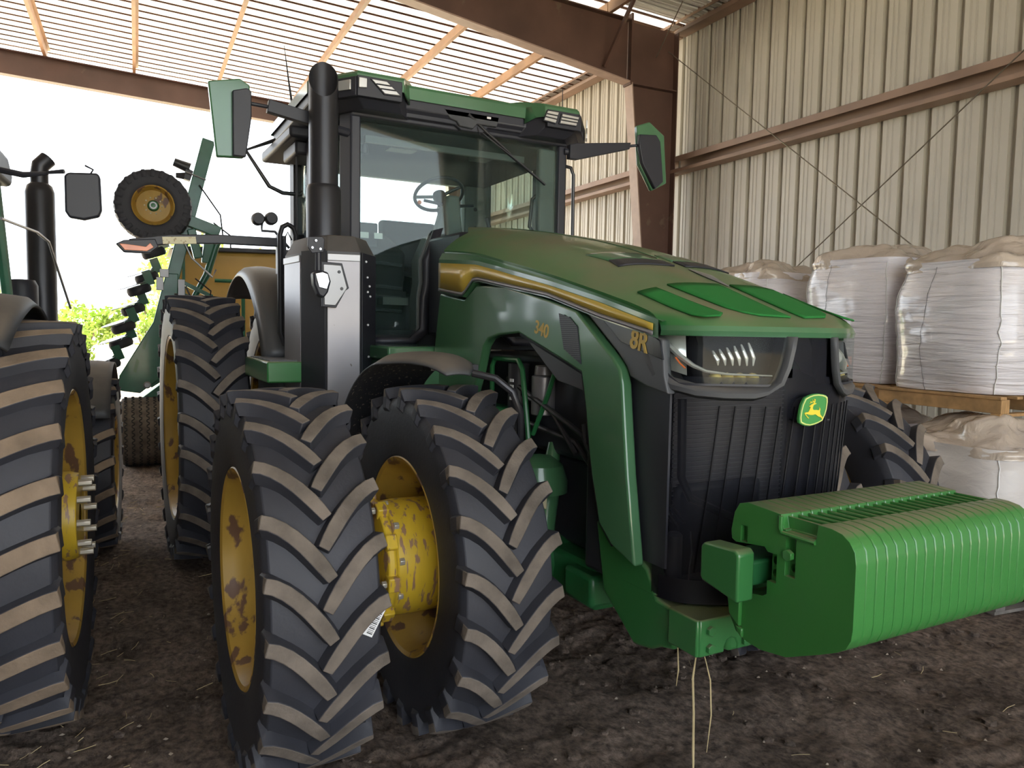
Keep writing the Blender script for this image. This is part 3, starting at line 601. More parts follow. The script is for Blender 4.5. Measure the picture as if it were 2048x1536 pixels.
# bezel: band under both headlights and between
def band(pts, wdt, th, mat, name, par, off0=.0):
    mb = MB(); vs = []
    for s, z, dz in pts:
        vs += [npt(s, z + dz[1], off0 - .02) if False else npt(s + dz[0], z + dz[1], off0), npt(s, z, off0 + th), npt(s - dz[0] * .6, z - dz[1] * .6, off0 + th * .9), npt(s - dz[0], z - dz[1], off0)]
    k = len(pts); mb.add(vs, [(i * 4 + j, i * 4 + j + 1, i * 4 + 5 + j, i * 4 + 4 + j) for i in range(k - 1) for j in range(3)]); return mb.build(name, mat, par, ang=40, solid=.004)
for s_ in (-1, 1):
    w_ = .024
    pts = [(s_ * .69, 1.745, (s_ * -.03, 0)), (s_ * .63, 1.66, (s_ * -.028, .01)), (s_ * .585, 1.60, (s_ * -.02, .018)), (s_ * .52, 1.57, (0, w_)), (s_ * .44, 1.552, (0, w_)), (s_ * .34, 1.545, (0, w_)), (s_ * .24, 1.545, (0, w_)), (s_ * .19, 1.555, (-s_ * .01, w_ * .9)), (s_ * .150, 1.585, (s_ * w_ * .8, w_ * .5)), (s_ * .128, 1.64, (s_ * w_, .004)), (s_ * .115, 1.70, (s_ * w_, 0)), (s_ * .108, 1.745, (s_ * w_, 0))]
    band(pts, w_, .018, 'greyplastic', 'headlight_bezel', tractor)
    inn = lambda z: s_ * itp(z, [(1.57, .19), (1.60, .15), (1.65, .135), (1.745, .122)])
    out = lambda z: s_ * itp(z, [(1.57, .50), (1.60, .545), (1.65, .59), (1.745, .65)])
    mb = MB(); patch(mb, inn, out, 1.57, 1.752, -.085, 24, 4)
    for zz in (1.57, 1.752): mb.grid(lambda u, v: npt(inn(zz) + (out(zz) - inn(zz)) * u, zz, -.085 * v - .002), 24, 1)
    mb.grid(lambda u, v: npt(inn(1.57 + .182 * u), 1.57 + .182 * u, -.085 * v), 4, 1)
    hl = mb.build('headlight', 'lampblack', tractor, ang=40)
    mb = MB(); patch(mb, inn, out, 1.572, 1.748, .006, 24, 4); mb.build('lens', 'lens', hl, ang=60)
    mb = MB()
    for z0, z1 in ((1.570, 1.578),): patch(mb, inn, out, z0, z1, .008, 24, 1)
    mb.grid(lambda u, v: npt(out(1.572 + .176 * u) - s_ * .014 * v, 1.572 + .176 * u, .008), 6, 1); mb.build('lens_edge', 'plastic', hl)
    mb = MB()                                          # light guide: sweeps up at the outer end
    pts = [(.17, 1.607), (.24, 1.609), (.33, 1.611), (.40, 1.618), (.46, 1.636), (.52, 1.668), (.58, 1.71), (.61, 1.73)]
    P = [npt(s_ * a, b, -.012 - .02 * (a > .35)) for a, b in pts]; mb.tube(P, [.006, .008, .010, .014, .020, .026, .026, .016], 8, flat=.45); mb.build('light_guide', 'lampglow', hl)
    mb = MB()
    for i in range(4):
        c = Vector(npt(s_ * (.23 + i * .045), 1.592, -.03)); d = (Vector(npt(s_ * .25, 1.59, .1)) - Vector(npt(s_ * .25, 1.59, 0))).normalized()
        mb.tube([c - d * .02, c - d * .005, c + d * .008, c + d * .014], [.022, .021, .013, .003], 16)
    mb.build('lower_reflector', 'goldcone', hl, solid=.002)
    mb = MB()
    for i in range(6):
        h_ = .075 - .006 * i; x_ = .225 + i * .026
        mb.tube([npt(s_ * (x_ + .022), 1.645 + h_, -.05), npt(s_ * (x_ + .018), 1.645 + h_ * .7, -.035), npt(s_ * (x_ + .006), 1.645 + h_ * .3, -.035), npt(s_ * x_, 1.640, -.045)], [.004, .007, .008, .003], 8, flat=.5)
    mb.build('lamp_projector', 'lampglow', hl)
    mb = MB(); mb.add([npt(s_ * .50, 1.748, -.06), npt(s_ * .62, 1.74, -.02), npt(s_ * .56, 1.62, -.02), npt(s_ * .49, 1.60, -.06)], [(0, 1, 2, 3)]); mb.build('side_reflector', 'lampglow', hl, solid=.004)
    mb = MB(); mb.tube([npt(s_ * .52, 1.665, -.005), npt(s_ * .50, 1.645, -.004), npt(s_ * .48, 1.628, -.004)], .005, 6, flat=.5); mb.build('side_marker', 'orange', hl)
# emblem
shield = [(-0.075, 1.533), (-0.054, 1.541), (-0.032, 1.546), (-0.007, 1.547), (0.018, 1.544), (0.032, 1.54), (0.041, 1.534), (0.043, 1.518), (0.039, 1.491), (0.032, 1.471), (0.019, 1.449), (-0.003, 1.441), (-0.024, 1.436), (-0.047, 1.433), (-0.07, 1.436), (-0.085, 1.441), (-0.096, 1.446), (-0.099, 1.462), (-0.095, 1.49), (-0.088, 1.512)]
def scl(poly, k, c=(-.028, 1.490)): return [(c[0] + (a - c[0]) * k, c[1] + (b - c[1]) * k) for a, b in poly]
em = MB().prism(shield, 'X', 1.306, 1.318).build('emblem', 'logo_g', tractor, bevel=.002)
MB().prism(scl(shield, .8), 'X', 1.25, 1.307).build('emblem_mount', 'plastic', em)
mb = MB(); a, b = scl(shield, .955), scl(shield, .875); nn = len(a)
mb.add([(1.3195, *p) for p in a] + [(1.3195, *p) for p in b], [(i, (i + 1) % nn, nn + (i + 1) % nn, nn + i) for i in range(nn)]); mb.build('emblem_border', 'logo_p', em, solid=.001)
deer = [(-0.054, 1.504), (-0.049, 1.507), (-0.044, 1.51), (-0.038, 1.512), (-0.033, 1.514), (-0.031, 1.518), (-0.04, 1.517), (-0.048, 1.515), (-0.054, 1.513), (-0.048, 1.518), (-0.051, 1.522), (-0.042, 1.519), (-0.036, 1.52), (-0.041, 1.528), (-0.033, 1.522), (-0.0295, 1.521), (-0.0295, 1.530), (-0.024, 1.528), (-0.024, 1.52), (-0.027, 1.5135), (-0.019, 1.5145), (-0.02, 1.511), (-0.029, 1.509), (-0.034, 1.505), (-0.036, 1.497), (-0.034, 1.492), (-0.028, 1.49), (-0.015, 1.49), (-0.004, 1.4885), (-0.001, 1.494), (-0.004, 1.5), (0.002, 1.494), (0.003, 1.489), (0.001, 1.485), (0.004, 1.473), (0.014, 1.465), (0.018, 1.459), (0.015, 1.455), (0.007, 1.463), (-0.005, 1.466), (-0.014, 1.471), (-0.022, 1.475), (-0.033, 1.473), (-0.045, 1.473), (-0.056, 1.475), (-0.065, 1.4775), (-0.0695, 1.4775), (-0.063, 1.47), (-0.053, 1.463), (-0.055, 1.461), (-0.064, 1.467), (-0.072, 1.475), (-0.076, 1.4805), (-0.07, 1.483), (-0.057, 1.484), (-0.051, 1.492), (-0.047, 1.5), (-0.048, 1.5025), (-0.053, 1.5015)]
MB().prism(deer, 'X', 1.319, 1.3205).build('leaping_deer', 'logo_y', em)
text('trademark', 'TM', .011, 'greyplastic', (1.312, .055, 1.45), (radians(90), 0, radians(90)), em, ext=.0005)

# ------------------------------------------------------------------ behind the grille, front frame, chassis
mb = MB(); mb.box(.78, .82, -.36, .40, .98, 1.56)
rad = mb.build('radiator', 'plastic', tractor); mb = MB()
for i in range(29): z = 1.01 + i * .0185; mb.box(.82, .834, -.24, .36, z, z + .0045)
mb.build('cooling_fins', 'silverl', rad)
mb = MB(); mb.box(.822, .826, -.24, .36, 1.0, 1.55); mb.build('core', 'silver', rad)
MB().tube([(.92, -.28, 1.5), (.93, -.28, 1.2), (.95, -.25, 1.12), (.97, -.05, 1.03)], .017, 10).build('cooler_hose', 'hose', tractor)
MB().tube([(.93, -.36, 1.17), (.93, -.36, 1.09), (.95, -.31, 1.02)], .010, 8).build('cooler_hose', 'hose', tractor)
MB().tube([(.93, -.335, 1.18), (.93, -.335, 1.10), (.95, -.27, 1.03)], .008, 8).build('cooler_hose', 'hose', tractor)
o = MB().lathe([(0, 0), (.028, 0), (.03, .01), (.03, .19), (.02, .2), (0, .2)], (.96, -.33, .80), 'Z', 20).build('drier_bottle', 'silver', tractor)
MB().tube([(.98, -.27, 1.0), (.99, -.27, .92), (.985, -.275, .85), (.985, -.275, .80)], .003, 6).build('cooler_pipe', 'silverl', tractor)
MB().box(.5, .77, -.43, .43, .75, 1.68).build('engine_shroud', 'plastic', tractor, bevel=.02)
for s_ in (-1, 1): MB().box(.76, 1.05, min(s_ * .45, s_ * .44), max(s_ * .45, s_ * .44), .90, 1.60).build('grille_side_duct', 'plastic', tractor)
# green front frame, side plates and nose casting
for s_ in (-1, 1):
    mb = MB(); sp_ = [(.60, .975), (.66, .70), (.87, .55), (.975, .57), (1.03, .60), (1.10, .615), (1.12, .76), (1.00, .772), (.94, .868), (.86, .905), (.72, .985)]
    mb.prism(sp_, 'Y', *sorted((s_ * .44, s_ * .36))); mb.build('front_frame_plate', 'paint', tractor, bevel=.012, seg=3)
mb = MB(); mb.prism([(1.0, -.34), (1.12, -.36), (1.24, -.31), (1.24, .31), (1.12, .36), (1.0, .34)], 'Z', .64, .775); mb.build('front_frame_casting', 'paint', tractor, bevel=.012)
mb = MB(); patch(mb, -.56, .56, .782, .87, -.006, 40, 2); mb.grid(lambda u, v: (npt(-.56 + 1.12 * u, .782, -.006)[0] * (1 - v) + .8 * v, npt(-.56 + 1.12 * u, .782, -.006)[1], .782), 40, 1); mb.build('grille_sill', 'lampblack', tractor)
mb = MB(); mb.box(1.09, 1.235, -.455, .455, .757, .7745)
fp = [(-.45, .645), (-.335, .645), (-.335, .665), (-.325, .685), (-.305, .692), (-.285, .685), (-.275, .665), (-.275, .645), (.275, .645), (.275, .665), (.305, .692), (.335, .665), (.335, .645), (.45, .645), (.45, .775), (-.45, .775)]
mb.prism(fp, 'X', 1.215, 1.245); mb.box(1.09, 1.24, -.46, -.43, .645, .775); mb.box(1.09, 1.24, .43, .46, .645, .775)
br = mb.build('weight_bracket', 'paint', tractor, bevel=.006)
for y, z in ((-.405, .735), (-.405, .672), (-.24, .672), (.405, .735), (.405, .672), (.24, .672)): hexbolt('bolt', (1.243, y, z), 'X', .018, .016, 'paint', br)
mb = MB(); mb.box(1.20, 1.352, -.22, .22, .78, 1.0); mb.build('weight_carrier', 'paintdark', tractor, bevel=.01)
# hanging bar end stops
for s_ in (-1, 1):
    mb = MB(); mb.prism([(1.335, 1.075), (1.35, 1.09), (1.485, 1.098), (1.50, 1.085), (1.50, .935), (1.345, .962), (1.335, .975)], 'Y', *sorted((s_ * .545, s_ * .475)))
    mb.build('weight_retainer', 'paint', tractor, bevel=.010, seg=3)
mb = MB(); mb.box(1.35, 1.48, -.47, .47, .97, 1.05); mb.build('weight_bar', 'paintdark', tractor, bevel=.01)
# chassis, axle, cylinders
mb = MB(); mb.box(-3.2, .85, -.24, .24, .72, 1.15); mb.box(-.9, .7, -.30, .30, 1.15, 1.62); mb.box(-3.4, -2.5, -.4, .4, .65, 1.4); mb.build('chassis', 'plastic', tractor, bevel=.03)
mb = MB(); mb.tube([(0, -.70, .72), (0, -.45, .70), (0, -.30, .62), (0, .30, .62), (0, .45, .70), (0, .70, .72)], [.10, .115, .13, .13, .115, .10], 16)
mb.box(.0, .46, -.34, .34, .52, .72); mb.box(.30, .52, -.40, -.20, .56, .70)
ax = mb.build('front_axle', 'paintdark', tractor, bevel=.02)
MB().tube([(.14, -.42, .72), (.06, -.34, .98), (.0, -.28, 1.2)], [.05, .052, .03], 16).build('axle_cylinder', 'gloss', ax)
MB().tube([(.12, -.40, .80), (.20, -.42, .77)], .018, 10).build('grease_fitting', 'gloss', ax)
mb = MB(); mb.tube([(.075, -.405, .90), (.06, -.39, .945)], .0545, 16, caps=False); mb.build('warning_label', 'cream', ax)
MB().lathe([(0, .13), (.06, .12), (.115, .08), (.14, 0), (.14, -.05), (0, -.05)], (.03, -.38, 1.03), 'Z', 24).build('steering_knuckle_cover', 'gloss', ax)
mb = MB(); mb.lathe([(.05, 0), (.25, .02), (.25, .05), (.10, .10), (0, .10)], (0, -.62, FZ), 'Y', 32); mb.build('planetary_hub', 'paintdark', ax)
mb = MB(); mb.lathe([(.05, 0), (.25, -.02), (.25, -.05), (.10, -.10), (0, -.10)], (0, .62, FZ), 'Y', 32); mb.build('planetary_hub', 'paintdark', ax)
mb = MB(); mb.tube([(-3.05, -1.7, RZ), (-3.05, 1.7, RZ)], .09, 20); mb.tube([(-3.05, -.7, RZ), (-3.05, .7, RZ)], .17, 20); mb.build('rear_axle', 'paintdark', tractor)
# filters and tube frame in the wheel arch
mb = MB(); mb.tube([(-.02, -.33, 1.34), (-.02, -.33, 1.53)], .062, 20); mb.tube([(-.02, -.33, 1.53), (-.02, -.33, 1.58)], [.05, .045], 20); mb.build('oil_filter', 'silver', tractor, bevel=.006)
MB().tube([(-.22, -.36, 1.18), (-.22, -.36, 1.58)], .055, 16).build('fuel_filter', 'hose', tractor)
mb = MB()
for k in range(4): mb.box(-.205 + .0 * k, -.17, -.421, -.417, 1.40 + k * .03, 1.415 + k * .03)
mb.build('filter_label', 'paper', tractor)
MB().tube([(-.40, -.42, 1.10), (-.40, -.42, 1.56), (-.37, -.42, 1.60), (-.12, -.42, 1.60), (-.08, -.42, 1.56), (-.02, -.42, 1.30), (.04, -.42, .98)], .013, 8).build('tube_guard', 'paintdark', tractor)
MB().tube([(.0, -.40, 1.25), (.10, -.38, 1.45), (.16, -.36, 1.62)], .012, 8).build('support_rod', 'paintdark', tractor)
MB().tube([(.5, -.44, 1.36), (.52, -.44, 1.28), (.60, -.44, 1.22), (.65, -.44, 1.1)], .014, 8).build('air_hose', 'hose', tractor)
for k, (y, a, b, c) in enumerate(((-.36, 1.45, 1.2, .12), (-.34, 1.3, 1.1, .3), (-.38, 1.5, 1.0, .42))):
    MB().tube([(-.3, y, a), (c, y - .01, (a + b) / 2 + .05), (c + .2, y, b)], .013, 8).build('fuel_hose', 'hose', tractor)
mb = MB(); mb.box(-.9, -.3, -.44, -.3, .9, 1.35); mb.build('side_tank', 'paintdark', tractor, bevel=.03)
# cab step sill and platform on the right
mb = MB(); mb.box(-1.66, -1.0, -.78, -.30, 1.56, 1.64); mb.box(-1.62, -1.0, -.76, -.30, 1.42, 1.56); mb.box(-1.3, -.9, -.6, -.3, 1.25, 1.6)
mb.build('platform_sill', 'gloss', tractor, bevel=.012)
mb = MB(); mb.box(-2.2, -1.45, -1.36, -1.0, 1.41, 1.535); mb.build('battery_box_step', 'paint', tractor, bevel=.01)
mb = MB()
for i in range(8): mb.box(-2.16 + i * .085, -2.11 + i * .085, -1.33, -1.05, 1.535, 1.541)
mb.build('step_grip', 'greyplastic', tractor)
MB().tube([(-2.0, -1.15, .75), (-2.0, -1.15, 1.4)], .16, 20).build('air_tank', 'plastic', tractor)
# front fenders
for s_ in (-1, 1):
    mb = MB(); ya, yb = s_ * 1.10, s_ * .70
    def ff(u, v):
        ad = 70 + 87 * u; a = radians(ad); r = .862 + .022 * sin(pi * v)
        yo = itp(ad, [(71, .985), (74, 1.01), (97, 1.15), (160, 1.15)]); yi = itp(ad, [(71, .875), (73, .84), (82, .79), (160, .76)])
        dr = (.030 * (1 - min(1, v * 5)) + .02 * (1 - min(1, (1 - v) * 6))) * min(1, u * 4) + .012 * (1 - min(1, u * 14)); r = .862 + .022 * sin(pi * v) * min(1, .3 + u * 5)
        return (r * cos(a), s_ * -(-yo + (yo - yi) * v), .765 + r * sin(a) - dr)
    mb.grid(ff, 26, 10); fe = mb.build('front_fender', ['fender', 'mudfender'], tractor, solid=.008, ang=45); fe.modifiers['solid'].offset = -1; fe.modifiers['solid'].material_offset = 1
    MB().tube([(.24, s_ * .84, 1.565), (.30, s_ * .76, 1.545), (.34, s_ * .70, 1.49), (.34, s_ * .66, 1.40), (.2, s_ * .58, 1.1)], .016, 10).build('fender_bracket', 'stack', fe)
    MB().box(-.05, .05, min(s_ * .95, s_ * .72), max(s_ * .95, s_ * .72), 1.565, 1.59).build('fender_arm', 'plastic', fe)
# rear fenders
for s_ in (-1, 1):
    mb = MB()
    def rf(u, v):
        a = radians(26 + 100 * u); r = 1.13 + .025 * sin(pi * v); y = s_ * (1.27 - .32 * v) 
        if v < .12: r -= .05 * (1 - v / .12)
        return (-3.05 + r * cos(a), y, RZ + .06 + r * sin(a) * 1.0)
    mb.grid(rf, 30, 12); fe = mb.build('rear_fender', 'greyplastic', tractor, solid=.012, ang=50)
    mb = MB(); pl = [(-3.05 + 1.12 * cos(radians(a)), RZ + .06 + 1.12 * sin(radians(a))) for a in range(8, 150, 8)] + [(-3.9, 1.3), (-2.0, 1.1)]
    mb.prism(pl, 'Y', *sorted((s_ * .98, s_ * .95))); mb.build('inner_panel', 'plastic', fe)
    mb = MB(); mb.prism([(-2.25, 1.62), (-2.0, 1.40), (-1.9, 1.2), (-2.3, 1.2), (-2.5, 1.6)], 'Y', *sorted((s_ * 1.10, s_ * .9))); mb.build('fender_support', 'gloss', fe, bevel=.01)
mb = MB(); mb.box(-2.28, -2.22, -1.20, -1.12, 1.60, 1.66); mb.build('amber_reflector', 'amber', tractor)

# ------------------------------------------------------------------ exhaust housing and stack
cs = [(-1.78, -1.185), (-1.45, -1.155), (-1.25, -1.065), (-1.22, -.872), (-1.42, -.722), (-1.62, -.76), (-1.85, -.95)]
mb = MB(); n_ = len(cs); c0 = (-1.52, -.96); zt, zb = 2.20, .95
def ins(k): return [(c0[0] + (x - c0[0]) * k, c0[1] + (y - c0[1]) * k) for x, y in cs]
r_ = [[(x, y, z) for x, y in ins(k)] for k, z in ((1, zb), (1, zt - .02), (.80, zt + .075), (.55, zt + .085))]
mb.add(sum(r_, []), [(i * n_ + j, i * n_ + (j + 1) % n_, (i + 1) * n_ + (j + 1) % n_, (i + 1) * n_ + j) for i in range(3) for j in range(n_)] + [tuple(range(3 * n_, 4 * n_))])
box = mb.build('exhaust_housing', 'fender', tractor, bevel=.006, ang=20)
def facepanel(i, a, b, z0, z1, mat, name, th=.006, out=.004):
    p, q = Vector(cs[i]), Vector(cs[(i + 1) % n_]); d = (q - p); nn = Vector((d.y, -d.x)).normalized()
    if nn.dot((p + q) / 2 - Vector(c0)) < 0: nn = -nn
    A = p + d * a; B_ = p + d * b; mb = MB()
    v = [A + nn * out, B_ + nn * out, B_ + nn * (out + th), A + nn * (out + th)]
    mb.add([(x.x, x.y, z) for z in (z0, z1) for x in v], [(3, 2, 1, 0), (4, 5, 6, 7), (0, 1, 5, 4), (1, 2, 6, 5), (2, 3, 7, 6), (3, 0, 4, 7)]); return mb.build(name, mat, box, bevel=.003), A, B_, nn
facepanel(2, .02, .98, zb, 2.165, 'silver', 'heat_shield')[0]['label'] = 'satin grey heat shield'
facepanel(0, .05, .97, zb, 2.165, 'silver', 'heat_shield')
facepanel(1, .0, 1.0, zb, 2.19, 'plastic', 'corner_cover'); facepanel(3, .02, .98, zb, 2.18, 'plastic', 'inner_cover')
facepanel(2, .02, .98, 2.125, 2.165, 'silverl', 'top_strip', out=.010); facepanel(0, .05, .97, 2.125, 2.165, 'silverl', 'top_strip', out=.010)
A_, B2_ = Vector(cs[3]), Vector(cs[4])
for f_, z in ((.2, 2.13), (.3, 2.04), (.45, 1.99), (.32, 1.955), (.5, 1.93), (.35, 1.76), (.4, 1.57), (.52, 1.43), (.4, 1.38), (.3, 1.2)):
    p = A_ + (B2_ - A_) * f_; hexbolt('bolt', (p.x + .006, p.y + .012, z), 'X', .008, .009, 'silverl', box)
hexbolt('bolt', (-1.235, -.97, 2.145), 'X', .010, .008, 'silverl', box); hexbolt('bolt', (-1.36, -1.20, 1.36), 'X', .009, .012, 'silverl', box)
# angular bracket plate on the heat shield and lamp mount
def yz(poly, x0, x1, mat, name, par, bevel=.003): return MB().prism(poly, 'X', x0, x1).build(name, mat, par, bevel=bevel)
yz([(-1.105, 2.115), (-.985, 2.11), (-.945, 1.97), (-.965, 1.955), (-1.02, 1.855), (-1.10, 1.86)], -1.225, -1.205, 'plastic', 'lamp_bracket', box)
lb = yz([(-1.095, 2.10), (-.993, 2.098), (-.957, 1.97), (-1.025, 1.868), (-1.09, 1.87)], -1.206, -1.200, 'silverl', 'bracket_plate', box)
for y, z in ((-1.005, 2.06), (-.99, 1.965)): hexbolt('bolt', (-1.2, y, z), 'X', .010, .005, 'greyplastic', lb)
yz([(-1.185, 2.245), (-1.105, 2.25), (-1.095, 2.235), (-1.10, 2.165), (-1.165, 2.155), (-1.19, 2.19)], -1.19, -1.175, 'plastic', 'lamp_mount', box)
for y, z in ((-1.145, 2.225), (-1.165, 2.185), (-1.12, 2.18)): hexbolt('bolt', (-1.175, y, z), 'X', .009, .010, 'chrome', box)
MB().tube([(-1.18, -1.13, 2.16), (-1.18, -1.13, 2.06)], .018, 10).build('lamp_stalk', 'plastic', box)
mb = MB(); mb.prism([(-1.17, 2.045), (-1.12, 2.06), (-1.085, 2.05), (-1.07, 2.0), (-1.085, 1.94), (-1.11, 1.905), (-1.14, 1.92), (-1.165, 1.98)], 'X', -1.20, -1.13); wl = mb.build('work_lamp', 'plastic', box, bevel=.01)
MB().prism([(-1.16, 2.04), (-1.12, 2.05), (-1.09, 2.04), (-1.08, 2.0), (-1.095, 1.955), (-1.14, 1.965)], 'X', -1.13, -1.122).build('lens', 'chrome', wl, bevel=.003)
# stack
SX, SY = -1.50, -1.015
mb = MB(); mb.lathe([(.102, 2.2), (.102, 2.56), (.094, 2.585), (.088, 2.59)], (SX, SY, 0), 'Z', 40)
N_ = 40; vs = []; ztop = lambda c_, s_: 3.215 - (c_ * .97 + s_ * -.24) * .125
for i in range(N_):
    q = 2 * pi * i / N_; vs.append((SX + .086 * cos(q), SY + .086 * sin(q), 2.585))
for i in range(N_):
    q = 2 * pi * i / N_; vs.append((SX + .086 * cos(q), SY + .086 * sin(q), ztop(cos(q), sin(q)) + .05 * (1 if False else 0)))
for i in range(N_):
    q = 2 * pi * i / N_; vs.append((SX + .080 * cos(q), SY + .080 * sin(q), ztop(cos(q), sin(q)) - .001))
for i in range(N_):
    q = 2 * pi * i / N_; vs.append((SX + .080 * cos(q), SY + .080 * sin(q), 2.8))
mb.add(vs, [(k * N_ + i, k * N_ + (i + 1) % N_, (k + 1) * N_ + (i + 1) % N_, (k + 1) * N_ + i) for k in range(3) for i in range(N_)])
mb.build('exhaust_stack', 'stack', tractor, ang=50)
mb = MB(); mb.tube([(-1.75, -1.10, 1.66), (-1.75, -1.13, 1.7), (-1.75, -1.13, 2.35), (-1.75, -1.10, 2.40)], .013, 8)
# grab rail loop beside the steps
MB().tube([(-1.95, -1.15, 1.62), (-1.95, -1.18, 1.70), (-1.95, -1.18, 2.33), (-1.95, -1.165, 2.38), (-1.95, -1.13, 2.40), (-1.95, -1.095, 2.38), (-1.95, -1.08, 2.33), (-1.95, -1.08, 1.6)], .017, 10).build('grab_rail', 'stack', tractor)
MB().tube([(-1.95, -1.155, 1.62), (-1.95, -1.155, 2.30), (-1.95, -1.13, 2.35), (-1.95, -1.105, 2.30)], .006, 6).build('grab_rail_wire', 'stack', tractor)

# ------------------------------------------------------------------ CAB
XF = -1.68
def mir(f):
    for s_ in (-1, 1): f(s_)
cabf = MB()
for s_ in (-1, 1):
    cabf.prism([(XF + .02, s_ * .735), (XF + .02, s_ * .80), (XF - .09, s_ * .845), (XF - .11, s_ * .80), (XF - .03, s_ * .735)], 'Z', 1.62, 3.14)
    cabf.prism([(-2.20, s_ * .93), (-2.28, s_ * .93), (-2.28, s_ * .87), (-2.20, s_ * .87)], 'Z', 1.5, 3.16)
    cabf.prism([(-2.98, s_ * .62), (-2.98, s_ * .86), (-3.12, s_ * .86), (-3.12, s_ * .62)], 'Z', 1.7, 3.16)
    cabf.beam((XF - .02, s_ * .80, 1.66), (-2.25, s_ * .92, 1.66), .07, .12); cabf.beam((-2.25, s_ * .92, 2.0), (-3.05, s_ * .80, 2.35), .07, .25)
cabf.box(XF - .1, XF + .03, -.80, .80, 3.07, 3.17); cabf.box(-3.12, -3.0, -.84, .84, 2.98, 3.17); cabf.box(-3.1, -3.0, -.84, .84, 1.7, 2.52)
cf = cabf.build('cab_frame', 'plastic', tractor, bevel=.01)
# windscreen: reaches down either side of the hood
gl = [(-.74, 1.70), (-.40, 1.70), (-.345, 1.75), (-.345, 1.95), (-.33, 2.05), (-.335, 2.2), (-.26, 2.38), (.26, 2.38), (.335, 2.2), (.33, 2.05), (.345, 1.95), (.345, 1.75), (.40, 1.70), (.74, 1.70), (.75, 3.10), (-.75, 3.10)]
ws = MB().prism(gl, 'X', XF, XF + .006).build('windscreen', 'glass', tractor)
mb = MB()
for s_ in (-1, 1):                                     # black frame hugging the hood opening
    pth = [(-.76, 1.68), (-.40, 1.68), (-.325, 1.745), (-.325, 1.95), (-.305, 2.05), (-.31, 2.2), (-.235, 2.40)]
    pth2 = [(-.76, 1.63), (-.37, 1.63), (-.27, 1.72), (-.27, 1.95), (-.24, 2.05), (-.245, 2.2), (-.17, 2.42)]
    P = [(XF + .02, s_ * -a, b) for a, b in pth] + [(XF + .02, s_ * -a, b) for a, b in pth2]; k = len(pth)
    mb.add(P, [(i, i + 1, k + i + 1, k + i) for i in range(k - 1)])
mb.build('windscreen_seal', 'plastic', ws, solid=.03)
mb = MB()
for s_ in (-1, 1):
    mb.prism([(-.335 * s_, 1.72), (-.335 * s_, 1.95), (-.32 * s_, 2.05), (-.325 * s_, 2.2), (-.25 * s_, 2.37), (-.19 * s_, 2.37), (-.10 * s_, 2.2), (-.10 * s_, 1.72)], 'X', XF - .16, XF - .02)
mb.build('firewall_trim', 'greytrim', tractor, bevel=.01)
mb = MB(); mb.box(XF + .02, -1.15, -.27, .27, 1.7, 2.34); mb.build('cowl', 'plastic', tractor, bevel=.02)
for s_ in (-1, 1):
    mb = MB(); mb.add([(XF - .06, s_ * .815, 1.72), (-2.22, s_ * .905, 1.72), (-2.22, s_ * .905, 3.10), (XF - .06, s_ * .815, 3.10)], [(0, 1, 2, 3)])
    mb.build('side_glass', 'glass', tractor, solid=.005)
    mb = MB(); mb.add([(-2.26, s_ * .905, 2.45), (-3.0, s_ * .80, 2.45), (-3.0, s_ * .80, 3.1), (-2.26, s_ * .905, 3.1)], [(0, 1, 2, 3)])
    mb.build('side_glass', 'glass', tractor, solid=.005)
MB().box(-3.06, -3.055, -.63, .63, 2.5, 3.0).build('rear_glass', 'glass', tractor)
# interior
mb = MB(); mb.box(-3.0, XF - .05, -.80, .80, 1.60, 1.73); mb.box(-2.95, -2.0, -.80, -.30, 1.73, 2.0); mb.build('cab_floor', 'seatcloth', tractor)
mb = MB(); mb.add([(XF - .08, -.74, 3.06), (XF - .08, .74, 3.06), (-2.2, .86, 3.02), (-3.0, .78, 2.98), (-3.0, -.78, 2.98), (-2.2, -.86, 3.02)], [(0, 1, 2, 3, 4, 5)]); hd = mb.build('headliner', 'seatcloth', tractor, solid=.02)
mb = MB(); mb.box(-1.96, -1.93, -.62, .60, 2.985, 3.03); mb.build('sunblind', 'greytrim', hd)
mb = MB(); mb.box(-2.12, -2.0, -.42, -.22, 2.985, 3.01); mb.box(-2.10, -1.98, .22, .36, 2.985, 3.01); mb.build('ceiling_vent', 'greytrim', hd)
mb = MB(); mb.box(-2.3, -2.05, -.78, -.60, 2.86, 3.0); mb.box(-2.6, -2.3, -.82, -.66, 2.9, 3.0); mb.build('roof_console', 'greytrim', hd, bevel=.02)
MB().lathe([(0, .05), (.02, .04), (.028, 0), (.02, -.02), (0, -.025)], (-1.95, -.62, 2.93), 'Z', 14).build('dome_camera', 'plastic', hd)
mb = MB(); mb.box(-3.05, -2.97, .60, .84, 1.7, 3.0); mb.box(-1.76, -1.70, .60, .735, 1.7, 3.05); mb.build('pillar_trim', 'greytrim', cf, bevel=.015)
for z in (2.78, 2.62): hexbolt('trim_cap', (-2.97, .70, z), 'X', .018, .006, 'plastic', cf)
mb = MB(); mb.prism([(-2.9, 2.1), (-2.45, 2.08), (-2.42, 2.18), (-2.75, 2.22), (-2.80, 2.60), (-2.95, 2.62)], 'Y', -.20, .28); st_ = mb.build('operator_seat', 'seatcloth', tractor, bevel=.04, seg=4)
mb = MB(); mb.prism([(-2.9, 2.0), (-2.3, 2.0), (-2.3, 2.12), (-2.9, 2.2)], 'Y', -.15, .25); mb.build('seat_base', 'plastic', st_)
mb = MB(); mb.prism([(-2.95, 1.9), (-2.1, 1.9), (-2.05, 2.28), (-2.4, 2.42), (-2.95, 2.48)], 'Y', -.72, -.28); cons = mb.build('side_console', 'seatcloth', tractor, bevel=.03)
mb = MB(); mb.box(-2.2, -2.14, -.70, -.46, 2.30, 2.48); mb.build('monitor', 'plastic', cons, bevel=.01)
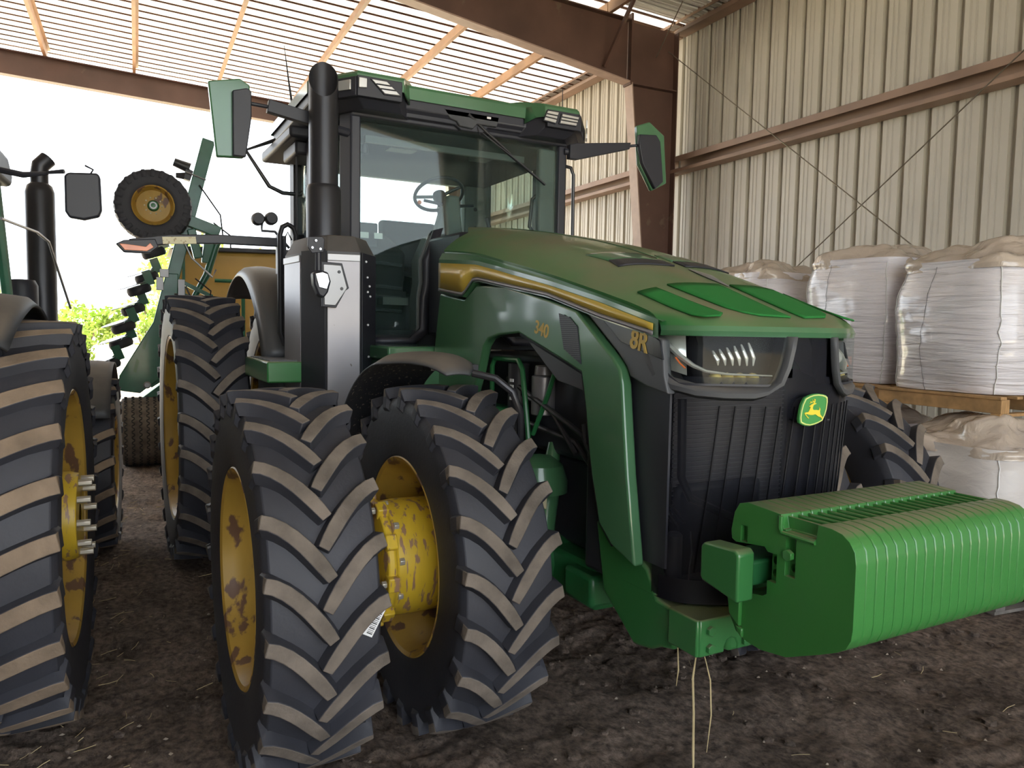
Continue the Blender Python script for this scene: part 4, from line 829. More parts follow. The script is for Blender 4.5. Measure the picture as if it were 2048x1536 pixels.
mb = MB(); mb.box(-2.045, -2.04, -.62, -.56, 2.36, 2.40); mb.box(-2.045, -2.04, -.52, -.46, 2.36, 2.40); mb.build('control_label', 'paper', cons)
mb = MB()
for z in (2.18, 2.02, 1.95, 1.86): mb.tube([(-2.0, -.70, z), (-1.95, -.5, z + .01), (-1.98, -.34, z)], .012, 6)
mb.build('console_trim', 'greyplastic', cons)
mb = MB(); mb.box(-1.95, -1.85, -.52, -.34, 1.90, 1.95); mb.build('foot_pedal', 'greytrim', tractor)
mb = MB(); mb.prism([(-.045, 2.30), (-.06, 2.60), (-.045, 2.68), (.045, 2.68), (.07, 2.45), (.10, 2.30)], 'X', -1.97, -1.86); mb.prism([(-.14, 2.35), (-.06, 2.62), (.0, 2.62), (.0, 2.3)], 'X', -1.98, -1.90)
sc_ = mb.build('steering_column', 'greytrim', tractor, bevel=.015)
mb = MB(); RM = Matrix.Translation((-2.0, -.055, 2.70)) @ Matrix.Rotation(radians(-32), 4, 'Y'); mb.T = RM
mb.tube([(.175 * cos(2 * pi * i / 40), .175 * sin(2 * pi * i / 40), 0) for i in range(41)], .013, 8, caps=False)
for a in (0.9, 2.2, 4.4): mb.tube([(0, 0, -.02), (.17 * cos(a), .17 * sin(a), 0)], .012, 6)
mb.lathe([(0, .01), (.045, .005), (.05, -.03), (.03, -.09)], (0, 0, 0), 'Z', 20); mb.build('steering_wheel', 'hose', sc_)
mb = MB(); mb.tube([(-1.93, .07, 2.62), (-1.95, .19, 2.635)], .012, 6); mb.tube([(-1.93, -.05, 2.62), (-1.95, -.19, 2.64)], .012, 6); mb.build('column_stalk', 'plastic', sc_)
MB().lathe([(0, .012), (.012, .01), (.016, 0), (0, -.01)], (-1.93, -.23, 2.62), 'X', 10).build('red_knob', 'orange', sc_)
sl = MB().prism([(.455 + .085 * cos(radians(a)), 2.76 + .085 * sin(radians(a))) for a in range(0, 360, 15)], 'X', -3.052, -3.05).build('speed_sign', 'lampglow', tractor)
text('speed_number', 'V3', .10, 'ink', (-3.049, .455, 2.76), (radians(90), 0, radians(-90)), sl, ext=.0005)
MB().tube([(-1.95, .34, 2.44), (-1.98, .32, 2.56)], .018, 8).build('gear_lever', 'plastic', tractor)
MB().tube([(-1.72, .66, 2.78), (-1.80, .60, 2.70), (-1.80, .58, 2.50), (-1.76, .62, 2.42)], .014, 8).build('door_grab_handle', 'plastic', tractor)

# roof
ro = [(-1.47, -.52), (-1.47, -.82), (-1.80, -1.04), (-3.05, -1.02), (-3.25, -.8), (-3.25, .8), (-3.05, 1.02), (-1.80, 1.04), (-1.47, .78), (-1.47, .50), (-1.585, .42), (-1.585, -.46)]
mb = MB(); k = len(ro); c_ = (-2.35, 0)
def rin(q): return [(c_[0] + (x - c_[0]) * q, c_[1] + (y - c_[1]) * q) for x, y in ro]
def rzs(x, y, z): return z
L4 = [(1.0, 3.205), (1.0, 3.275), (.985, 3.295), (.80, 3.33), (.4, 3.35)]
vv = []
for q, z in L4:
    for (x, y) in rin(q): vv.append((x, y, z))
mb.add(vv, [(i * k + j, i * k + (j + 1) % k, (i + 1) * k + (j + 1) % k, (i + 1) * k + j) for i in range(len(L4) - 1) for j in range(k)] + [tuple(range(4 * k, 5 * k))])
roof = mb.build('cab_roof', 'gloss', tractor, bevel=.012, ang=25)
ro2 = [(-1.485, -.545), (-1.485, -.815), (-1.81, -1.025), (-3.04, -1.0), (-3.2, -.8), (-3.2, .8), (-3.04, 1.0), (-1.81, 1.025), (-1.485, .77), (-1.485, .52), (-1.60, .42), (-1.60, -.46)]
mb = MB(); k = len(ro2); cc = (-2.35, 0); lw_ = [(cc[0] + (x - cc[0]) * (.93 if x > -2 else .9), cc[1] + (y - cc[1]) * .92) for x, y in ro2]
mb.add([(x, y, 3.235) for x, y in ro2] + [(x, y, 3.15) for x, y in ro2] + [(x, y, 3.09) for x, y in lw_], [(j, (j + 1) % k, k + (j + 1) % k, k + j) for j in range(k)] + [(k + j, k + (j + 1) % k, 2 * k + (j + 1) % k, 2 * k + j) for j in range(k)] + [tuple(range(2 * k, 3 * k))])
mb.build('roof_underside', 'plastic', roof, bevel=.006, ang=25)
# green flare between pods and centre
for s_, ya, yb in ((-1, -.54, -.44), (1, .52, .41)):
    MB().add([(-1.475, ya, 3.285), (-1.47, ya + .0, 3.245), (-1.59, yb, 3.17), (-1.60, yb, 3.28)], [(0, 1, 2, 3)]).build('roof_flare', 'gloss', roof, solid=.012)
def lamp(poly, x, name='roof_lamp', rot=None):
    mb = MB(); mb.prism(poly, 'X', x, x + .012); l = mb.build(name, 'plastic', roof, bevel=.003)
    c = (sum(a for a, b in poly) / 4, sum(b for a, b in poly) / 4)
    MB().prism([(c[0] + (a - c[0]) * .9, c[1] + (b - c[1]) * .86) for a, b in poly], 'X', x + .012, x + .018).build('lens', 'lampglow', l, bevel=.002)
    mb = MB(); q = [(c[0] + (a - c[0]) * .9, c[1] + (b - c[1]) * .86) for a, b in poly]
    for f in (.33, .66):
        a = Vector((x + .019, *q[0])).lerp(Vector((x + .019, *q[3])), f); b = Vector((x + .019, *q[1])).lerp(Vector((x + .019, *q[2])), f); mb.tube([a, b], .004, 4)
    mb.build('reflector_bar', 'plastic', l); return l
def podplate(p, q, z0, z1):
    d = Vector((q[0] - p[0], q[1] - p[1], 0)); nn = Vector((d.y, -d.x, 0)).normalized()
    if nn.x < 0: nn = -nn
    P = [Vector((p[0], p[1], z0)), Vector((q[0], q[1], z0)), Vector((q[0], q[1], z1)), Vector((p[0], p[1], z1))]
    MB().add([v - nn * .03 for v in P] + [v + nn * .012 for v in P], [(0, 1, 2, 3), (4, 5, 6, 7), (0, 1, 5, 4), (1, 2, 6, 5), (2, 3, 7, 6), (3, 0, 4, 7)]).build('pod_face', 'plastic', roof, bevel=.004)
podplate((-1.47, -.535), (-1.47, -.82), 3.14, 3.262); podplate((-1.47, -.82), (-1.79, -1.03), 3.14, 3.255)
podplate((-1.47, .515), (-1.47, .78), 3.14, 3.255); podplate((-1.47, .78), (-1.79, 1.03), 3.14, 3.25)
lamp([(-.745, 3.250), (-.640, 3.250), (-.545, 3.170), (-.655, 3.165)], -1.46)
lamp([(.60, 3.245), (.505, 3.245), (.475, 3.170), (.575, 3.160)], -1.46)
lamp([(.62, 3.240), (.77, 3.235), (.745, 3.165), (.60, 3.165)], -1.46)
def lampc(p, q, z0, z1, s_):                           # lamps on the chamfered pod face
    d = Vector((q[0] - p[0], q[1] - p[1], 0)); nn = Vector((d.y, -d.x, 0)).normalized()
    if nn.x < 0: nn = -nn
    P = [Vector((p[0], p[1], z0)), Vector((q[0], q[1], z0 + .005)), Vector((q[0], q[1], z1)), Vector((p[0], p[1], z1))]
    MB().add([v + nn * .002 for v in P] + [v + nn * .014 for v in P], [(0, 1, 2, 3), (4, 5, 6, 7), (0, 1, 5, 4), (1, 2, 6, 5), (2, 3, 7, 6), (3, 0, 4, 7)]).build('roof_lamp', 'lampglow', roof, bevel=.003)
for s_ in (-1, 1):
    lampc((-1.49, s_ * .848), (-1.63, s_ * .94), 3.175, 3.235, s_); lampc((-1.66, s_ * .96), (-1.76, s_ * 1.025), 3.155, 3.225, s_)
lampc((-1.458, -.815), (-1.458, -.765), 3.185, 3.245, -1)
mb = MB(); mb.lathe([(0, .085), (.06, .082), (.13, .065), (.17, .02), (.175, 0)], (-1.95, -.62, 3.31), 'Z', 28); mb.box(-2.06, -1.96, -.84, -.78, 3.30, 3.36); mb.build('satellite_dome', 'stripe', roof)
MB().tube([(-2.3, -1.02, 3.25), (-2.32, -1.04, 3.42), (-2.36, -1.06, 3.66)], [.009, .006, .002], 6).build('antenna', 'plastic', roof)
MB().tube([(-1.78, .83, 3.28), (-1.78, .83, 3.52)], [.006, .003], 6).build('antenna', 'plastic', roof)
MB().box(-1.72, -1.68, .86, .92, 3.27, 3.31).build('marker_lamp', 'plastic', roof, bevel=.004)
# visor panel, wiper motor cover and wiper
mb = MB(); mb.prism([(-.50, 3.20), (-.47, 3.10), (-.1, 3.10), (-.06, 3.07), (.10, 3.07), (.14, 3.11), (.40, 3.11), (.45, 3.20)], 'X', -1.66, -1.62); mb.build('visor', 'plastic', roof, bevel=.006)
mb = MB(); mb.prism([(-.20, 3.19), (-.15, 3.13), (-.10, 3.12), (-.08, 3.09), (.02, 3.085), (.05, 3.12), (.20, 3.12), (.22, 3.19)], 'X', -1.625, -1.60); wm = mb.build('wiper_motor_cover', 'fender', roof, bevel=.006)
for y in (-.30, .28): MB().lathe([(0, .006), (.010, .005), (.013, 0), (.013, -.01)], (-1.612, y, 3.165), 'X', 14).build('washer_nozzle', 'chrome', roof)
MB().box(-1.60, -1.595, .12, .15, 3.165, 3.178).build('small_marker', 'paper', roof)
mb = MB(); mb.tube([(-1.60, -.02, 3.175), (-1.61, .03, 3.15), (-1.62, .12, 3.09), (-1.64, .33, 2.965)], [.013, .012, .010, .006], 8)
mb.beam((-1.652, .16, 3.06), (-1.652, .62, 2.785), .010, .022, (1, 0, 0)); mb.beam((-1.64, .10, 3.08), (-1.645, .50, 2.86), .006, .014, (1, 0, 0)); mb.tube([(-1.62, .06, 3.11), (-1.60, .07, 3.05), (-1.62, .12, 3.04)], .003, 5)
mb.build('wiper', 'hose', tractor)
# rear guard frame and light arm
MB().tube([(-2.85, -1.02, 3.13), (-2.95, -1.22, 3.05), (-2.95, -1.05, 2.80), (-2.95, -.95, 2.76), (-2.95, -.82, 2.76), (-2.95, -.70, 2.85)], .016, 8).build('rear_roof_guard', 'stack', tractor)
MB().tube([(-2.4, -.97, 3.15), (-2.4, -.97, 2.2)], .008, 6).build('door_rail', 'plastic', tractor)
mb = MB(); mb.box(-3.2, -2.2, -1.06, -.6, 3.02, 3.10); mb.box(-2.7, -2.3, -1.0, -.8, 2.93, 3.03); mb.build('roof_duct', 'plastic', roof, bevel=.02)
mb = MB()
ap = [(-1.10, 2.315), (-1.5, 2.31), (-1.80, 2.29), (-2.04, 2.245)]
mb.add([(-2.3 + dx, y, z + dz) for y, z in ap for dx, dz in ((-.02, -.03), (.02, -.03), (.02, .03), (-.02, .03))], [(i * 4 + j, i * 4 + (j + 1) % 4, i * 4 + 4 + (j + 1) % 4, i * 4 + 4 + j) for i in range(3) for j in range(4)] + [(0, 1, 2, 3), (12, 13, 14, 15)])
mb.prism([(-1.89, 2.285), (-2.07, 2.265), (-2.115, 2.24), (-2.07, 2.19), (-1.92, 2.19), (-1.87, 2.235)], 'X', -2.32, -2.27); arm = mb.build('light_arm', 'plastic', tractor, bevel=.006)
MB().prism([(-1.92, 2.255), (-1.945, 2.23), (-2.06, 2.24), (-2.095, 2.24), (-2.065, 2.203), (-1.94, 2.203), (-1.9, 2.23)], 'X', -2.27, -2.262).build('amber_lamp', 'amber', arm, bevel=.002)
MB().prism([(-1.85, 2.3), (-1.65, 2.315), (-1.645, 2.27), (-1.845, 2.255)], 'X', -2.278, -2.272).build('reflector_strip', 'cream', arm)
mb = MB(); mb.box(-2.33, -2.27, -1.13, -1.07, 2.1, 2.36); mb.build('arm_post', 'plastic', arm)
for y in (-1.215, -1.125):
    MB().lathe([(0, .03), (.035, .03), (.045, .01), (.045, -.03), (.025, -.05), (0, -.05)], (-2.5, y, 2.50 - .01 * (y < -1.2)), 'X', 16).build('rear_work_lamp', 'plastic', tractor)
MB().tube([(-2.5, -1.19, 2.46), (-2.5, -1.19, 2.41), (-2.5, -1.1, 2.41), (-2.5, -1.0, 2.3)], .010, 6).build('lamp_hanger', 'plastic', tractor)
# mirrors
mb = MB(); mb.beam((-1.60, -.98, 2.98), (-1.60, -1.32, 3.035), .05, .075, (0, 0, 1)); mb.tube([(-1.60, -1.3, 3.03), (-1.58, -1.42, 3.03)], .012, 8); mb.tube([(-1.66, -.82, 2.96), (-1.60, -1.0, 2.97)], .03, 8); am = mb.build('mirror_arm', 'plastic', tractor, bevel=.01)
def mirror(s_, cx, fr, mat, par, off):
    a = [(off + y, z) for y, z in fr]
    mb = MB(); mb.prism(a, 'X', cx, cx + .10); return mb.build('mirror', mat, par, bevel=.008)
m1 = MB().prism([(-1.66, 3.10), (-1.49, 3.14), (-1.435, 3.11), (-1.435, 2.93), (-1.47, 2.70), (-1.62, 2.69)], 'X', -1.54, -1.50).build('mirror_shell', 'gloss', am, bevel=.008)
m1b = MB().prism([(-1.535, 3.06), (-1.455, 3.085), (-1.432, 3.07), (-1.432, 2.93), (-1.465, 2.70), (-1.535, 2.70)], 'X', -1.50, -1.47).build('mirror_back', 'plastic', am, bevel=.006)
mb = MB(); mb.prism([(.80, 3.085), (.80, 2.985), (.87, 2.985), (1.33, 3.115), (1.34, 3.165), (.86, 3.10)], 'X', -1.66, -1.61); mb.tube([(-1.63, 1.33, 3.14), (-1.62, 1.48, 3.17), (-1.60, 1.54, 3.17)], .011, 8); mb.tube([(-1.66, .78, 3.04), (-1.64, .84, 3.04)], .025, 8)
am2 = mb.build('mirror_arm', 'plastic', tractor, bevel=.008)
MB().prism([(1.40, 3.30), (1.52, 3.345), (1.665, 3.26), (1.70, 2.90), (1.56, 2.83), (1.43, 3.02)], 'X', -1.66, -1.62).build('mirror_shell', 'gloss', am2, bevel=.008)
MB().prism([(1.405, 3.23), (1.56, 3.245), (1.60, 3.2), (1.64, 2.90), (1.565, 2.84), (1.435, 3.02), (1.40, 3.15)], 'X', -1.62, -1.585).build('mirror_back', 'plastic', am2, bevel=.006)
MB().tube([(-1.74, .84, 2.955), (-1.74, .89, 2.95), (-1.74, .915, 2.90), (-1.74, .92, 2.3)], .013, 8).build('handrail', 'stack', tractor)

# ------------------------------------------------------------------ FRONT WEIGHTS
wo = [(1.425, 1.222)] + [(1.39, 1.212), (1.37, 1.18), (1.358, 1.12), (1.362, 1.092), (1.38, 1.085), (1.50, 1.10), (1.515, 1.085), (1.515, .955), (1.50, .945), (1.43, .935), (1.425, .92), (1.40, .925), (1.372, .912), (1.362, .88), (1.368, .835), (1.395, .795), (1.44, .777), (1.50, .772), (1.60, .787), (1.72, .842)] + \
     [(1.78, .872), (1.805, .89), (1.82, .92), (1.824, .95), (1.824, 1.13), (1.818, 1.165), (1.80, 1.19), (1.775, 1.206), (1.74, 1.213), (1.695, 1.214), (1.69, 1.172), (1.57, 1.172), (1.56, 1.214)]
def weight(y):
    mb = MB(); mb.prism(wo, 'Y', y + .0005, y + .043); mb.prism([(1.555, 1.16), (1.70, 1.16), (1.70, 1.207), (1.555, 1.207)], 'Y', y + .026, y + .037)
    return mb
NWT = 20; PIT = .0435
w0 = weight(-.4375)
wobj = w0.build('suitcase_weight', 'weight', None, bevel=.005, seg=3)
tag(wobj, 'outermost green suitcase weight with cast slots and bolt, facing the dual wheels', 'weight', 'front suitcase weights')
mb = MB(); y = -.4375
for x0, x1, z0, z1, dp in ((1.40, 1.428, 1.093, 1.145, .02), (1.512, 1.550, .998, 1.087, .02), (1.582, 1.620, 1.033, 1.160, .02), (1.580, 1.688, 1.168, 1.200, .024)): mb.box(x0, x1, y - .01, y + dp, z0, z1)
for x, z in ((1.531, 1.062), (1.531, 1.022), (1.601, 1.058)): mb.lathe([(0, -.0), (.0125, 0), (.0125, .026), (0, .026)], (x, y + .010, z), 'Y', 20)
cut = mb.build('cutter', 'weight'); bm_ = wobj.modifiers['bevel']; wobj.modifiers.remove(bm_)
q = wobj.modifiers.new('cut', 'BOOLEAN'); q.operation = 'DIFFERENCE'; q.object = cut; q.solver = 'EXACT'; q.use_self = True
bpy.context.view_layer.update(); me = bpy.data.meshes.new_from_object(wobj.evaluated_get(bpy.context.evaluated_depsgraph_get())); wobj.modifiers.clear(); wobj.data = me; bpy.data.objects.remove(cut)
me.set_sharp_from_angle(angle=radians(35)); q = wobj.modifiers.new('bevel', 'BEVEL'); q.width = .0035; q.segments = 2; q.limit_method = 'ANGLE'; q.angle_limit = radians(40)
hexbolt('bolt', (1.600, -.437, 1.10), '-Y', .018, .016, 'weight', wobj)
MB().tube([(1.562, -.440, 1.21), (1.562, -.440, 1.175), (1.570, -.440, 1.160), (1.690, -.440, 1.160)], .007, 8).build('cast_rib', 'weight', wobj)
mb = MB(); mb.prism([(1.362, .92), (1.40, .93), (1.42, .915), (1.42, .82), (1.375, .85)], 'Y', -.452, -.436); mb.prism([(1.40, .82), (1.43, .815), (1.43, .785), (1.41, .80)], 'Y', -.449, -.436); mb.build('lower_hook', 'weight', wobj, bevel=.004)
plain = weight(0).build('suitcase_weight', 'weight', None, bevel=.005, seg=3)
plain.location.y = -.4375 + PIT
tag(plain, 'green suitcase weight, second of the front stack, right beside the outermost bolted one', 'weight', 'front suitcase weights')
for k in range(2, NWT):
    c = plain.copy(); COL.objects.link(c); c.location.y = -.4375 + k * PIT
    c['label'] = 'green suitcase weight, %s of the front stack counted from the dual wheel side' % 'third fourth fifth sixth seventh eighth ninth tenth eleventh twelfth thirteenth fourteenth fifteenth sixteenth seventeenth eighteenth nineteenth'.split()[min(k - 2, 16)]
    if k == NWT - 1: c['label'] = 'last green suitcase weight of the front stack, at the side of the bulk bags'

# straws hanging from the bracket
mb = MB()
def str_(p, r): mb.tube([Vector(q) for q in p], r, 5)
str_([(1.20, -.42, .65), (1.19, -.425, .55), (1.195, -.42, .42), (1.21, -.43, .30), (1.22, -.43, .13)], [.002, .004, .004, .0045, .0015])
str_([(1.21, -.40, .65), (1.25, -.40, .56), (1.26, -.40, .44), (1.245, -.40, .30)], [.0015, .0025, .0025, .001])
tag(mb.build('long_straw', 'straw'), 'long pale straw hanging from the weight bracket down to the dirt', 'straw')
mb = MB(); str_([(1.10, -.42, .64), (1.12, -.43, .55), (1.10, -.42, .48)], [.002, .003, .001])
tag(mb.build('short_straw', 'straw'), 'short tuft of straw caught under the green nose casting', 'straw')

# ------------------------------------------------------------------ SECOND TRACTOR, facing out of the shed
LT = empty('tractor', 'muddy tractor at the aisle edge, seen from behind, with brown tread and a dark mirror', 'tractor', (-.864, -3.312, 0), radians(175.8))
t = tyre_mesh('rear_tyre', .885, .50, .56, 27, .045, .066, .11, ('rubber', 'lugmud'), up=1, parent=LT, power=1.3); t.location = (0, -.76, .875)
rim_mesh('rim', .56, .50, .10, t)
mb = MB(); mb.lathe([(.05, -.24), (.19, -.24), (.20, -.20), (.20, .10)], (0, 0, 0), 'Y', 40); hb = mb.build('wheel_hub', 'yellowhub', t, bevel=.004)
for k in range(10): q = 2 * pi * k / 10; hexbolt('wheel_bolt', (.165 * cos(q), -.24, .165 * sin(q)), '-Y', .016, .055, 'bolt', t)
t2 = dup(t, LT); t2.location = (0, .76, .875); t2.scale = (1, -1, 1)
t = tyre_mesh('front_tyre', .665, .40, .36, 19, .036, .055, .12, ('rubber', 'lugmud'), up=1, parent=LT, power=1.3); t.location = (2.8, -.82, .655)
rim_mesh('rim', .36, .40, .05, t); t2 = dup(t, LT); t2.location = (2.8, .82, .655); t2.scale = (1, -1, 1)
for s_ in (-1, 1):
    mb = MB()
    def rf2(u, v):
        a = radians(126 - 90 * u); r = .955 + .02 * sin(pi * v); y = s_ * (.85 - .38 * v - .10 * max(0, .25 - u))
        if v < .1: r -= .03
        return (r * cos(a), y, .89 + r * sin(a))
    mb.grid(rf2, 30, 10); f_ = mb.build('rear_fender', 'mudfender' if False else 'fender', LT, solid=.012, ang=50)
    mb = MB(); mb.prism([(-.35, 1.2), (-.3, 1.93), (.1, 1.98), (.45, 1.93), (.85, 1.70), (1.1, 1.3), (1.1, 1.0), (-.2, 1.0)], 'Y', *sorted((s_ * .60, s_ * .42))); mb.build('inner_fender', 'gloss', f_, bevel=.05, seg=4)
    mb = MB()
    def ff2(u, v):
        a = radians(150 - 165 * u); r = .73 + .015 * sin(pi * v); return (2.8 + r * cos(a), s_ * (1.0 - .36 * v), .70 + r * sin(a))
    mb.grid(ff2, 26, 8); mb.build('front_fender', 'fender', LT, solid=.012, ang=50)
mb = MB(); mb.box(-.6, 3.6, -.30, .30, .55, 1.2); mb.tube([(0, -.8, .875), (0, .8, .875)], .12, 16); mb.tube([(2.8, -.8, .655), (2.8, .8, .655)], .08, 12); mb.build('chassis', 'paintdark', LT, bevel=.03)
mb = MB(); mb.prism([(-.42, 1.2), (.42, 1.2), (.42, 1.65), (.36, 1.85), (-.36, 1.85), (-.42, 1.65)], 'X', 2.4, 3.9); mb.build('hood', 'gloss', LT, bevel=.04, seg=4)
for s_ in (-1, 1):
    MB().tube([(1.15, s_ * .50, 1.75), (1.05, s_ * .48, 2.64)], .03, 8).build('cab_post', 'impgreen', LT); MB().tube([(2.25, s_ * .42, 1.5), (2.1, s_ * .36, 2.64)], .035, 8).build('cab_post', 'impgreen', LT)
mb = MB()
for s_ in (-1, 1): mb.add([(1.15, s_ * .50, 1.75), (2.25, s_ * .42, 1.6), (2.1, s_ * .36, 2.60), (1.05, s_ * .48, 2.60)], [(0, 1, 2, 3)])
mb.build('cab_glass', 'glass', LT)
mb = MB(); mb.prism([(.92, 2.62), (2.1, 2.62), (2.15, 2.70), (2.0, 2.80), (1.2, 2.82), (.84, 2.72)], 'Y', -.46, .46); rf_ = mb.build('cab_roof', 'fender', LT, bevel=.03, seg=3)
MB().box(.95, 1.1, -.45, -.35, 2.54, 2.62).build('roof_lamp', 'plastic', rf_, bevel=.02)
EX = (2.95, -.51)
mb = MB(); mb.lathe([(.10, 1.70), (.10, 2.72), (.085, 2.77), (.062, 2.79)], (*EX, 0), 'Z', 24); mb.tube([(*EX, 2.78), (*EX, 2.86), (EX[0] - .01, EX[1] - .01, 2.92), (EX[0] + .01, EX[1] - .06, 2.98)], [.062, .062, .062, .060], 16)
mb.build('exhaust_stack', 'stack', LT)
MB().lathe([(0, .05), (.09, .04), (.11, 0), (.11, -.3)], (2.6, -.42, 2.0), 'Z', 20).build('air_intake', 'plastic', LT)
mb = MB(); mb.prism([(-1.02, 2.625), (-1.005, 2.645), (-0.85, 2.635), (-0.83, 2.615), (-0.83, 2.405), (-0.85, 2.37), (-0.93, 2.36), (-1.01, 2.385), (-1.025, 2.425)], 'X', 1.38, 1.44)
mi_ = mb.build('mirror', 'plastic', LT, bevel=.015, seg=3)
mb = MB(); mb.tube([(1.42, -.96, 2.63), (1.43, -.98, 2.67), (1.4, -.94, 2.685)], .006, 6); mb.build('mirror_stem', 'plastic', mi_)
mb = MB(); mb.tube([(1.15, -.40, 2.60), (1.4, -.62, 2.60), (1.45, -.74, 2.63)], [.018, .018, .010], 8); mb.tube([(1.43, -.74, 2.63), (1.4, -.83, 2.64)], [.01, .014], 6); mb.tube([(1.3, -.46, 2.59), (1.3, -.50, 2.40), (1.3, -.47, 2.39), (1.3, -.44, 2.56)], .01, 6); mb.build('mirror_arm', 'plastic', LT)
MB().tube([(1.3, -.52, 2.33), (1.9, -.62, 2.32), (2.1, -.66, 2.28), (2.9, -.70, 1.85)], .009, 8).build('handrail', 'silverl', LT)

# ------------------------------------------------------------------ FOLDED SEEDER behind the tractors
SD = empty('folded_seeder', 'tall folded green seeding implement with a yellow hubbed wheel held up in the air', 'implement'); SD.matrix_world = BM
D = -10.5
def q3(y, z, d=0.0): return (D + d, y, z)
mb = MB(); mb.prism([(-.24, .92), (-.20, 1.10), (.18, 1.75), (.33, 2.35), (.47, 2.35), (.45, 1.95), (.55, 1.72), (.62, 1.62), (.30, 1.10), (.02, .88)], 'X', D - .05, D + .10); wp = mb.build('wing_plate', 'impgreen', SD, bevel=.01)
for y, z in ((.08, 1.50), (-.02, 1.22)): MB().prism([(y - .03, z - .07), (y + .0, z - .09), (y + .04, z + .05), (y + .01, z + .09)], 'X', D + .10, D + .104).build('plate_slot', 'paintdark', wp)
MB().lathe([(0, .02), (.03, .02), (.045, .0)], (D + .11, .10, .98), 'X', 16).build('pivot_pin', 'silverl', wp)
mb = MB(); mb.beam(q3(.38, 2.2), q3(.84, 4.02), .15, .16, (1, 0, 0)); mb.build('toolbar', 'impgreen', SD, bevel=.01)
mb = MB(); mb.beam(q3(.55, 3.02, .08), q3(.95, 2.88, .08), .14, .14, (1, 0, 0)); mb.beam(q3(.62, 2.9, .1), q3(.70, 2.55, .1), .10, .12, (1, 0, 0)); mb.beam(q3(.85, 2.9), q3(.80, 2.5), .12, .16, (1, 0, 0)); mb.build('wheel_carrier', 'impgreen', SD, bevel=.01)
mb = MB(); mb.tube([q3(.95, 2.85, .05), q3(.80, 2.35, .05), q3(.60, 1.98, .05)], [.045, .045, .03], 12); cy = mb.build('lift_cylinder', 'impgreen', SD); MB().tube([q3(.60, 1.98, .05), q3(.50, 1.75, .05)], .02, 8).build('cylinder_rod', 'chrome', cy)
MB().tube([q3(.52, 2.78, .12), q3(.62, 2.55, .14), q3(.86, 2.32, .14), q3(.90, 2.42, .14)], .012, 6).build('hydraulic_hose', 'silverl', SD)
for i, (a, b) in enumerate((((.72, 3.45), (1.0, 2.75)), ((.88, 3.0), (1.08, 2.70)), ((.66, 2.30), (.82, 2.0)), ((.42, 2.1), (.75, 2.05)), ((.55, 2.2), (.60, 1.6)))):
    MB().tube([q3(*a, .1), q3((a[0] + b[0]) / 2 + .10, (a[1] + b[1]) / 2, .12), q3(*b, .1)], .010, 6).build('hydraulic_hose', 'hose', SD)
for (y0, z0, y1, z1) in ((.45, 2.28, .86, 2.08), (.43, 2.12, .88, 1.98), (.40, 1.98, .8, 1.9), (.30, 1.55, .62, 1.75)):
    mb = MB(); mb.beam(q3(y0, z0, .05), q3(y1, z1, .05), .05, .07, (1, 0, 0)); mb.build('link_arm', 'impgreen', SD, bevel=.004)
mb = MB(); mb.box(D + .05, D + .12, .22, .30, 2.14, 2.30); mb.box(D + .05, D + .12, .26, .36, 2.30, 2.40); mb.box(D + .06, D + .12, .46, .54, 2.05, 2.28); mb.build('clamp_plate', 'silverl', SD, bevel=.004)
# raised wheel, axle towards the viewer
ut = tyre_mesh('raised_tyre', .43, .30, .22, 24, .012, .028, .03, ('rubber', 'rubber'), parent=SD, bev=.003); ut.location = (D + .2, .20, 3.13); ut.rotation_euler = (0, 0, radians(88))
MB().lathe([(.225, -.13), (.235, -.14), (.22, -.15), (.20, -.10), (.185, -.06), (.12, -.07), (.06, -.075), (.055, 0)], (0, 0, 0), 'Y', 48).build('rim', 'yellow', ut)
MB().lathe([(0, -.12), (.05, -.115), (.065, -.09), (.07, -.04)], (0, 0, 0), 'Y', 24).build('hub_cap', 'paintdark', ut)
MB().lathe([(.028, -.121), (.040, -.121)], (0, 0, 0), 'Y', 24).build('cap_ring', 'silverl', ut)
for k in range(10): q = 2 * pi * k / 10; hexbolt('wheel_bolt', (.095 * cos(q), -.08, .095 * sin(q)), '-Y', .010, .01, 'cream', ut)
# row units down the left edge of the wing
unit = MB(); unit.lathe([(0, -.02), (.07, -.035), (.125, -.05), (.14, -.02), (.14, .02), (.125, .05), (.07, .035), (0, .02)], (0, 0, 0), 'Z', 28)
proto = None
for i, (y, z) in enumerate(((.22, 2.60), (.14, 2.30), (.05, 2.14), (-.02, 1.90), (-.13, 1.68), (-.16, 1.48), (-.30, 1.22))):
    if proto is None:
        proto = unit.build('gauge_wheel', 'rubber', SD); proto.rotation_euler = (.35, .1, 0)
        MB().lathe([(0, .0), (.17, -.003), (.17, .003), (0, .004)], (.0, -.06, .075), 'Z', 32).build('opener_disc', 'silverl', proto)
        MB().lathe([(.06, .052), (.10, .05), (.10, .045)], (0, 0, 0), 'Z', 20).build('wheel_hub', 'greyplastic', proto)
        mb = MB(); mb.beam((0, 0, 0), (0, .16, .10), .05, .06); mb.box(-.04, .04, .10, .2, .02, .2); mb.build('unit_arm', 'impgreen', proto, bevel=.004); o = proto
    else: o = dup(proto, SD)
    o.location = (D - .05 - .1 * (i % 2), y - .02, z)
mb = MB(); mb.prism([(.55, 3.52), (.58, 3.66), (.66, 3.62), (.62, 3.5)], 'X', D - .05, D + .05); mb.tube([q3(.44, 3.72), q3(.62, 3.66)], [.05, .065], 12); mb.tube([q3(.46, 3.56), q3(.60, 3.56)], [.03, .05], 10); mb.build('top_row_unit', 'hose', SD)
MB().tube([q3(.56, 3.60, .09), q3(.80, 3.52, .09)], .01, 6).build('u_bolt', 'silverl', SD)
